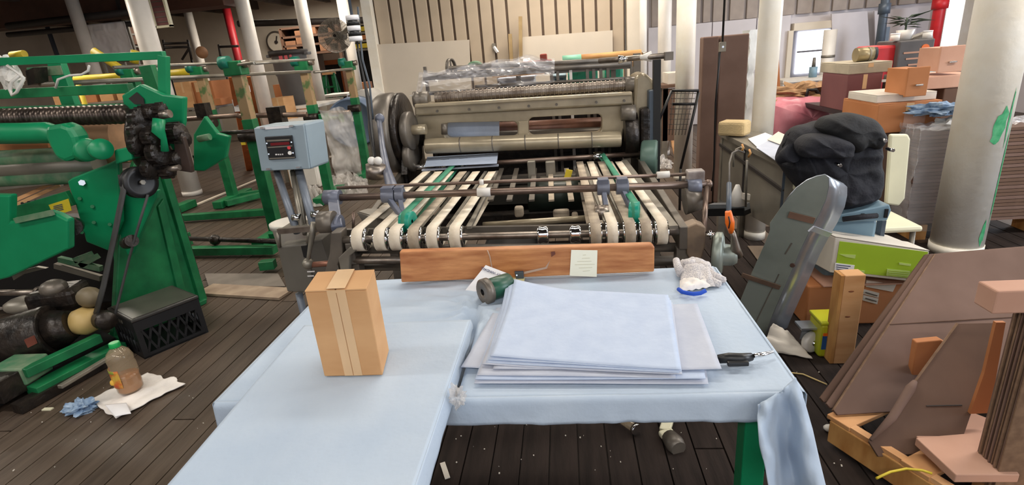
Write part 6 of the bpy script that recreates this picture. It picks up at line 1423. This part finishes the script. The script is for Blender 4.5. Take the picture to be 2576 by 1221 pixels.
solo('twine',MB().tube([PZ(*p,.006) for p in((1960,935),(1985,938),(2020,942),(2050,955),(2080,968))],.0035,6),M['rope'],'thin pale twine curling over the floor toward the cardboard','twine')
# ---- green-white printed carton on brown carton
Yg=2.62
def gy(px,py,d=0): return PY(px,py,Yg-d)
fcs=[gy(2101,598),gy(2338,633),gy(2322,712),gy(2088,686)]
bk=[PY(2096,575,2.86),PY(2275,590,3.0)]
t=thing('printed_carton','white carton with lime green print resting on the brown cartons','box',(fcs[2]+fcs[3])/2)
dep=V((-.055,.26,0.0)); 
part('body',MB().prism(fcs,dep),M['boxw'],t,bevel=.004)
off_=V((0,-.003,0))
part('green_print',MB().prism([q+off_ for q in(gy(2112,607),gy(2334,634),gy(2316,704),gy(2100,680))],(0,.002,0)),M['lime'],t,'lime green printed front')
part('white_label',MB().prism([gy(2101,662,.006),gy(2150,668,.006),gy(2147,685,.006),gy(2099,680,.006)],(0,.002,0)),M['white'],t,'white address label')
for k in range(3): part('label_print',MB().prism([gy(2104,666+k*5,.008),gy(2140-6*k,670+k*5,.008),gy(2140-6*k,672+k*5,.008),gy(2104,668+k*5,.008)],(0,.001,0)),M['ink'],t)
for a in(((2112,640),(2153,642),(2151,651),(2128,647)),((2151,679),(2176,682),(2174,688),(2150,685)),((2232,677),(2290,683),(2288,700),(2230,694)),((2262,661),(2292,665),(2291,670),(2262,666))): part('pale_print',MB().prism([gy(*p,.006) for p in a],(0,.002,0)),M['limep'],t)
for k in range(3): part('fine_print',MB().prism([gy(2235,681+k*5,.008),gy(2286,686+k*5,.008),gy(2286,687.2+k*5,.008),gy(2235,682.2+k*5,.008)],(0,.001,0)),M['lime'],t)
part('top_flap',MB().prism([fcs[0]+V((0,0,.003)),fcs[1]+V((0,0,.003)),fcs[1]+dep*.5+V((0,0,.003)),fcs[0]+dep*.5+V((0,0,.003))],(0,0,.003)),M['boxw'],t)
zbx=min(fcs[2].z,fcs[3].z)-.004
xa_,xb_=PY(2032,740,2.66).x,PY(2300,740,2.66).x
t=thing('cardboard_box','orange-brown carton with two white labels under the lime printed carton','box',((xa_+xb_)/2,2.8,0))
part('body',MB().box(((xa_+xb_)/2,2.66+.17,(zbx-.012)/2),(xb_-xa_,.34,zbx-.014)),M['cardo'],t,bevel=.008)
part('flap',MB().box(((xa_+xb_)/2+.04,2.66+.16,zbx-.006),(xb_-xa_-.05,.36,.006)),M['cardp'],t)
part('tape_strip',MB().prism([PY(*p,2.655) for p in((2180,706),(2255,716),(2246,735),(2178,722))],(0,.003,0)),M['boxw'],t)
for a in(((2172,728),(2212,738),(2210,750),(2170,740)),((2172,743),(2210,752),(2207,766),(2170,756))):
    l_=part('label',MB().prism([PY(*p,2.655) for p in a],(0,.003,0)),M['boxw'],t,'white label'); part('label_print',MB().beam(PY(a[0][0]+5,a[0][1]+8,2.652),PY(a[1][0]-5,a[1][1]+7,2.652),.001,.006),M['castd'],l_)
# wooden post
wb_=PZ(2112,918,0); Yw=wb_.y; zt=PY(2145,695,Yw).z
t=solo('timber_post',MB().box((PY(2145,760,Yw).x-.0,Yw+.04,zt/2+.001),(.088,.07,zt)),M['lumber'],'upright pine timber post in front of the brown carton','post',bevel=.004)
part('timber_edge',MB().box((PY(2145,760,Yw).x-.052,Yw+.04,zt/2+.001),(.014,.068,zt-.004)),M['lumberd'],t) 
for z in(zt*.83,zt*.55): part('knot',MB().ball((PY(2145,760,Yw).x-.01,Yw+.004,z),(.012,.003,.004),8,6),mat('knot_brown',(128,74,42),.7),t)
# yellow jug box
q=PZ(2092,898,0); t=thing('yellow_tub','yellow plastic container with blue and orange label behind the timber post','container',(q.x,q.y,0))
zt=PY(2072,818,q.y).z
part('body',MB().box((q.x,q.y+.06,zt/2),(.13,.13,zt-.002)),M['yel'],t,bevel=.012)
part('lid',MB().box((q.x,q.y+.06,zt+.008),(.138,.138,.016)),M['yel'],t,bevel=.005)
part('blue_label',MB().box((q.x-.002,q.y-.008,zt*.48),(.108,.004,zt*.42)),M['blue'],t,'blue label'); part('orange_band',MB().box((q.x-.002,q.y-.010,zt*.73),(.108,.004,zt*.08)),M['orange'],t,'orange label band'); part('label_dish',MB().ball((q.x+.015,q.y-.011,zt*.36),(.026,.003,.016)),mat('peach',(226,150,110),.6),t)
part('label_print',MB().box((q.x-.01,q.y-.012,zt*.60),(.05,.003,.012)),M['white'],t)
# ---- layered board stack behind the thick column
Ys=3.84; zst=PY(2340,334,Ys).z; x0,x1=PY(2300,450,Ys).x,PY(2700,450,Ys).x
t=thing('board_stack','tall wrapped stack of brown corrugated board behind the thick column','stack',((x0+x1)/2,Ys+.11,0))
n=26
for k in range(n):
    z=.12+(zst-.12)*k/n; dx=.02*noise.noise(V((k*1.7,0,0))); part('corrugated_board',MB().box(((x0+x1)/2+dx,Ys+.11+dx*.3,z+(zst-.12)/n/2),(x1-x0,.2,(zst-.12)/n-.004)),M['cardd'] if k%3 else M['cardb'],t)
for x in(x0+.1,(x0+x1)/2,x1-.1): part('bearer',MB().box((x,Ys+.11,.055),(.1,.2,.11)),M['lumberd'],t)
def wrap(u,v):
    x=x0-.03-.02*noise.noise(V((u*5,v*5,1))); return V((x+.03*abs(noise.noise(V((v*8,u*8,3)))),Ys-.03+u*.24,.08+(zst-.03)*v))
part('wrap',MB().grid(wrap,14,26,True).grid(lambda u,v:V((x0-.03+u*.34,Ys-.03-.03*abs(noise.noise(V((u*3,v*5,6))))*(1-u),.08+(zst-.04)*v)),20,20,True),M['film'],t,'clear stretch wrap')
part('wrap_top',MB().grid(lambda u,v:V((x0-.03+u*(x1-x0),Ys-.03+v*.24,zst+.02+.04*abs(noise.noise(V((u*14,v*8,2)))))),40,14,False),M['film'],t)
solo('white_bag',crump(PY(2392,318,3.95),(.10,.08,.05),8,22,14,.6),M['whitep'],'white plastic bag on the wrapped board stack beside the thick column','bag')
# ---- big leaning cardboard sheets at the lower right
zl,zh=.14,.56
B1=PZ(2088,1046,zl); B2=PZ(2580,1016,zl); T1=PZ(2352,640,zh); T2=PZ(2640,616,zh)
o1=PZ(2046,1006,zl)-B1
crn=.04
for k,(s,m,lab) in enumerate(((0,'cardb','large grey-brown cardboard sheet leaning at the right, nearest of its three layers'),(.42,'cardb','second cardboard sheet just behind the large leaning one'),(.80,'cardd','rearmost of the three leaning cardboard sheets, its edge at far left'))):
    d=o1*s; tt=(PZ(2322,640,zh)-T1)*s
    q=[B1+d,B2+d,T2+tt,T1+tt]
    nrm=(q[1]-q[0]).cross(q[3]-q[0]).normalized()
    if nrm.y>0: nrm=-nrm
    q=[q[0].lerp(q[3],.03),q[0].lerp(q[1],.04),q[1],q[2],q[3]]
    o=solo('cardboard_sheet',MB().prism(q,-nrm*.012),M[m],lab,'cardboard',bevel=.002)
    if k==0:
        part('fold_line',MB().beam(q[0].lerp(q[4],.52)+nrm*.001,q[2].lerp(q[3],.52)+nrm*.001,.004,.002),M['cardd'],o)
        ed=q[4]-q[0]; part('raw_edge',MB().beam(q[0]-nrm*.006,q[4]-nrm*.006,.004,.014,up=nrm),M['carde'],o,'corrugated raw edge')
# second trapezoid sheet
Pq,Qq,Rq=PZ(2186,1112,.14),PZ(2408,814,.45),PZ(2512,812,.45)
n2=(Qq-Pq).cross(Rq-Pq).normalized(); n2=-n2 if n2.y>0 else n2
def s2(px,py,o=0): return PL(px,py,Pq+n2*o,n2)
o=solo('cardboard_sheet',MB().prism([s2(*p) for p in((2186,1112),(2300,962),(2408,814),(2512,812),(2504,870),(2480,950),(2447,1032),(2420,1110),(2300,1144),(2210,1150))],-n2*.010),M['cardd'],'dark brown folded cardboard piece standing in front of the large leaning sheet','cardboard',bevel=.002)
part('rolled_edge',MB().tube([s2(2190,1108,.008),s2(2245,1050,.012),s2(2290,978,.010),s2(2302,960,.006)],[.006,.014,.016,.008],10),M['cardb'],o,'curled left edge'); part('upper_edge',MB().beam(s2(2300,962,.003),s2(2408,814,.003),.006,.006,up=n2),M['carde'],o)
part('score_line',MB().beam(s2(2330,1022,.001),s2(2420,1020,.001),.004,.002),M['pipe'],o)
# orange flap box between
c=PY(2345,880,1.86)
def w3(px,py,Y): return PY(px,py,Y)
solo('open_box',MB().prism([w3(2306,862,1.86),w3(2368,856,1.86),w3(2392,870,1.86),w3(2330,1000,1.86),w3(2285,1000,1.86)],(0,.03,0)),M['cardo'],'orange-brown box corner between the two cardboard pieces at right','box',bevel=.004)
solo('cardboard_flap',MB().prism([w3(2506,812,1.64),w3(2530,812,1.64),w3(2490,1040,1.64),w3(2440,1042,1.64),w3(2476,940,1.64)],(0,.012,0)),M['cardo'],'narrow orange-brown cardboard flap beside the vertical board pack','cardboard')
# standing pack of boards at the right edge
Yv=1.40; xs=PY(2566,1000,Yv).x; Yw2=PX(2492,1000,xs).y; zt=PY(2560,808,Yv).z; nb_=12
t=thing('board_pack','pack of brown boards standing on edge at the far right','board pack',(xs+.2,(Yv+Yw2)/2,0))
for k in range(nb_):
    yy=Yv+(Yw2-Yv)*(k+.5)/nb_; part('corrugated_board',MB().box((xs+.2+.003*math.sin(k*2.3),yy,.11+(zt-.11)/2+.004*math.sin(k*1.3)),(.4,(Yw2-Yv)/nb_-.003,zt-.11)),M['cardb'] if k%2 else M['carde'],t)
for x in(xs+.05,xs+.35): part('bearer',MB().box((x,(Yv+Yw2)/2,.052),(.08,Yw2-Yv,.104)),M['lumber'],t)
solo('light_carton',MB().box((PY(2515,778,Yv).x+.15,(Yv+Yw2)/2+.01,zt+.006+.04),(.30,Yw2-Yv-.02,.07)),M['cardp'],'pinkish carton lying on top of the standing board pack','box',bevel=.005)
# pallet
t=thing('wooden_pallet','orange pine pallet under the cardboard at the lower right','pallet',PZ(2200,1120,0))
p1,p2=PZ(2098,1052,.115),PZ(2372,1222,.115); pd=(p2-p1).normalized(); pn=V((-pd.y,pd.x,0)); pn=-pn if pn.x<0 else pn
for s in(0,.42,.84):
    a=p1+pn*s; b=p2+pn*s+pd*.25; part('stringer',MB().beam(a+V((0,0,-.05)),b+V((0,0,-.05)),.045,.095),M['lumberd'],t,bevel=.004)
for k,s in enumerate((.03,.30,.52,.80)):
    a=p1+pd*s*1.0+V((0,0,.006))-pn*.02; part('deck_board',MB().beam(a,a+pn*.9,.09,.018),M['lumber'],t,bevel=.003)
part('edge_board',MB().beam(p1+V((0,0,.006)),p2+pd*.2+V((0,0,.006)),.03,.016),M['lumber'],t)
q0=PZ(2290,1085,.14)
solo('pink_board',MB().prism([PZ(*p,.135) for p in((2262,1062),(2420,1040),(2600,1110),(2600,1180),(2370,1190))],(0,0,.02)),M['cardp'],'pinkish flat board lying on the pallet at lower right','board',bevel=.003)
solo('pink_board',MB().prism([PZ(*p,.16) for p in((2300,1120),(2480,1105),(2560,1215),(2400,1215))],(0,0,.03)),M['cardp'],'upper pinkish flat carton lying on the pallet, nearest the camera','box',bevel=.003)
solo('plastic_strap',MB().tube([PZ(*p,.15) for p in((2205,1204),(2240,1188),(2280,1180),(2320,1184),(2345,1192))],.004,6),M['ylw'],'yellow packing strap curling over the pallet corner','strap')
solo('white_lump',MB().ball(PZ(2086,1078,.012),(.022,.02,.012),10,7),M['whitep'],'small white lump on the floor beside the pallet corner','litter')
# ---- under the table
c0,c1,c2=PZ(1688,1034,.03),PZ(1672,1085,.02),PZ(1698,1118,.02)
t=thing('flat_brush','cream-handled brush with dark bristles on the floor under the table','brush',c1)
part('handle',MB().beam(c0+V((0,0,0)),c1,.045,.018),M['cream'],t,bevel=.006); part('neck',MB().beam(c1,c1.lerp(c2,.5),.06,.024),M['cream'],t,bevel=.008); part('bristles',MB().tube([c1.lerp(c2,.4),c2,c2+(c2-c1)*.35],[.03,.038,.03],12),M['castd'],t,'dark bristles')
a,b=PZ(1545,1042,.03),PZ(1596,1078,.03); t=thing('glass_tube','small clear glass-like tube with metal rim on the floor under the table','tube',a)
part('barrel',MB().cyl(a,b,.018,n=16),M['pet'],t); part('rim',MB().cyl(b,b+(b-a)*.12,.024,n=16),M['chrome'],t); part('plug',MB().cyl(a-(b-a)*.1,a,.014,n=12),M['rail'],t)
bits=MB(); rng=random.Random(9)
for k in range(60):
    px=rng.uniform(1130,1860) if k<35 else rng.choice([rng.uniform(30,540),rng.uniform(1960,2120)]); py=rng.uniform(1035,1200) if k<35 else rng.uniform(930,1190)
    q=PZ(px,py,.0035); s=rng.uniform(.0015,.005); bits.box(q,(s,s*rng.uniform(.5,2),.003),Matrix.Rotation(rng.uniform(0,3),3,'Z'))
o=solo('floor_debris',bits,M['boxw'],'tiny pale scraps scattered over the dark floor','debris',kind='stuff')
solo('paper_strip',MB().beam(PZ(1113,1165,.006),PZ(1126,1204,.006),.02,.004),M['boxw'],'narrow pale strip on the floor below the seam of the tables','strip')
solo('floor_scrap',MB().prism([PZ(*p,.004) for p in((1880,620),(1960,620),(1990,700),(1930,690))],(0,0,.004)),mat('tan_floor_sheet',(120,104,88),.8),'flat tan sheet on the floor behind the belt guard','sheet')
# ---------------------------------------------------------------- repeats share a group
PHRASE={'column':'white painted columns','standing_pipe':'standing pipes','ceiling_light':'fluorescent ceiling lights, some added as fill','cardboard_box':'cardboard boxes around the workshop','workbench':'benches in the background','unwind_frame_post':'green posts of the unwind frame','wall_board':'large boards leaning on the walls','leaning_board':'boards leaning behind the wire cart','leaning_stick':'sticks leaning on the panelled wall','wood_offcut':'pine offcuts on the upper shelf','storage_bin':'bins behind the press','cardboard_sheet':'leaning cardboard sheets','table_cover':'blue covers on the tables','plastic_heap':'heaps of clear plastic on the floor','document':'papers on the metal desk','flat_carton':'flat cartons on the stacked boxes','drawer_box':'drawer boxes on the stacked cartons','white_jar':'white jars by the plant','paper_roll':'white paper rolls by the drum','roll_stand':'boxes carrying the paper rolls','floor_batten':'battens on the floor','pink_board':'flat boards on the pallet'}
seen={}
for o in list(C.objects):
    if o.parent is None and 'category' in o.keys(): seen.setdefault(o.name.split('.')[0],[]).append(o)
for b,os_ in seen.items():
    if len(os_)>1:
        for o in os_:
            if 'group' not in o.keys() and b in PHRASE: o['group']=PHRASE[b]
        if b not in PHRASE: print('no phrase',b)
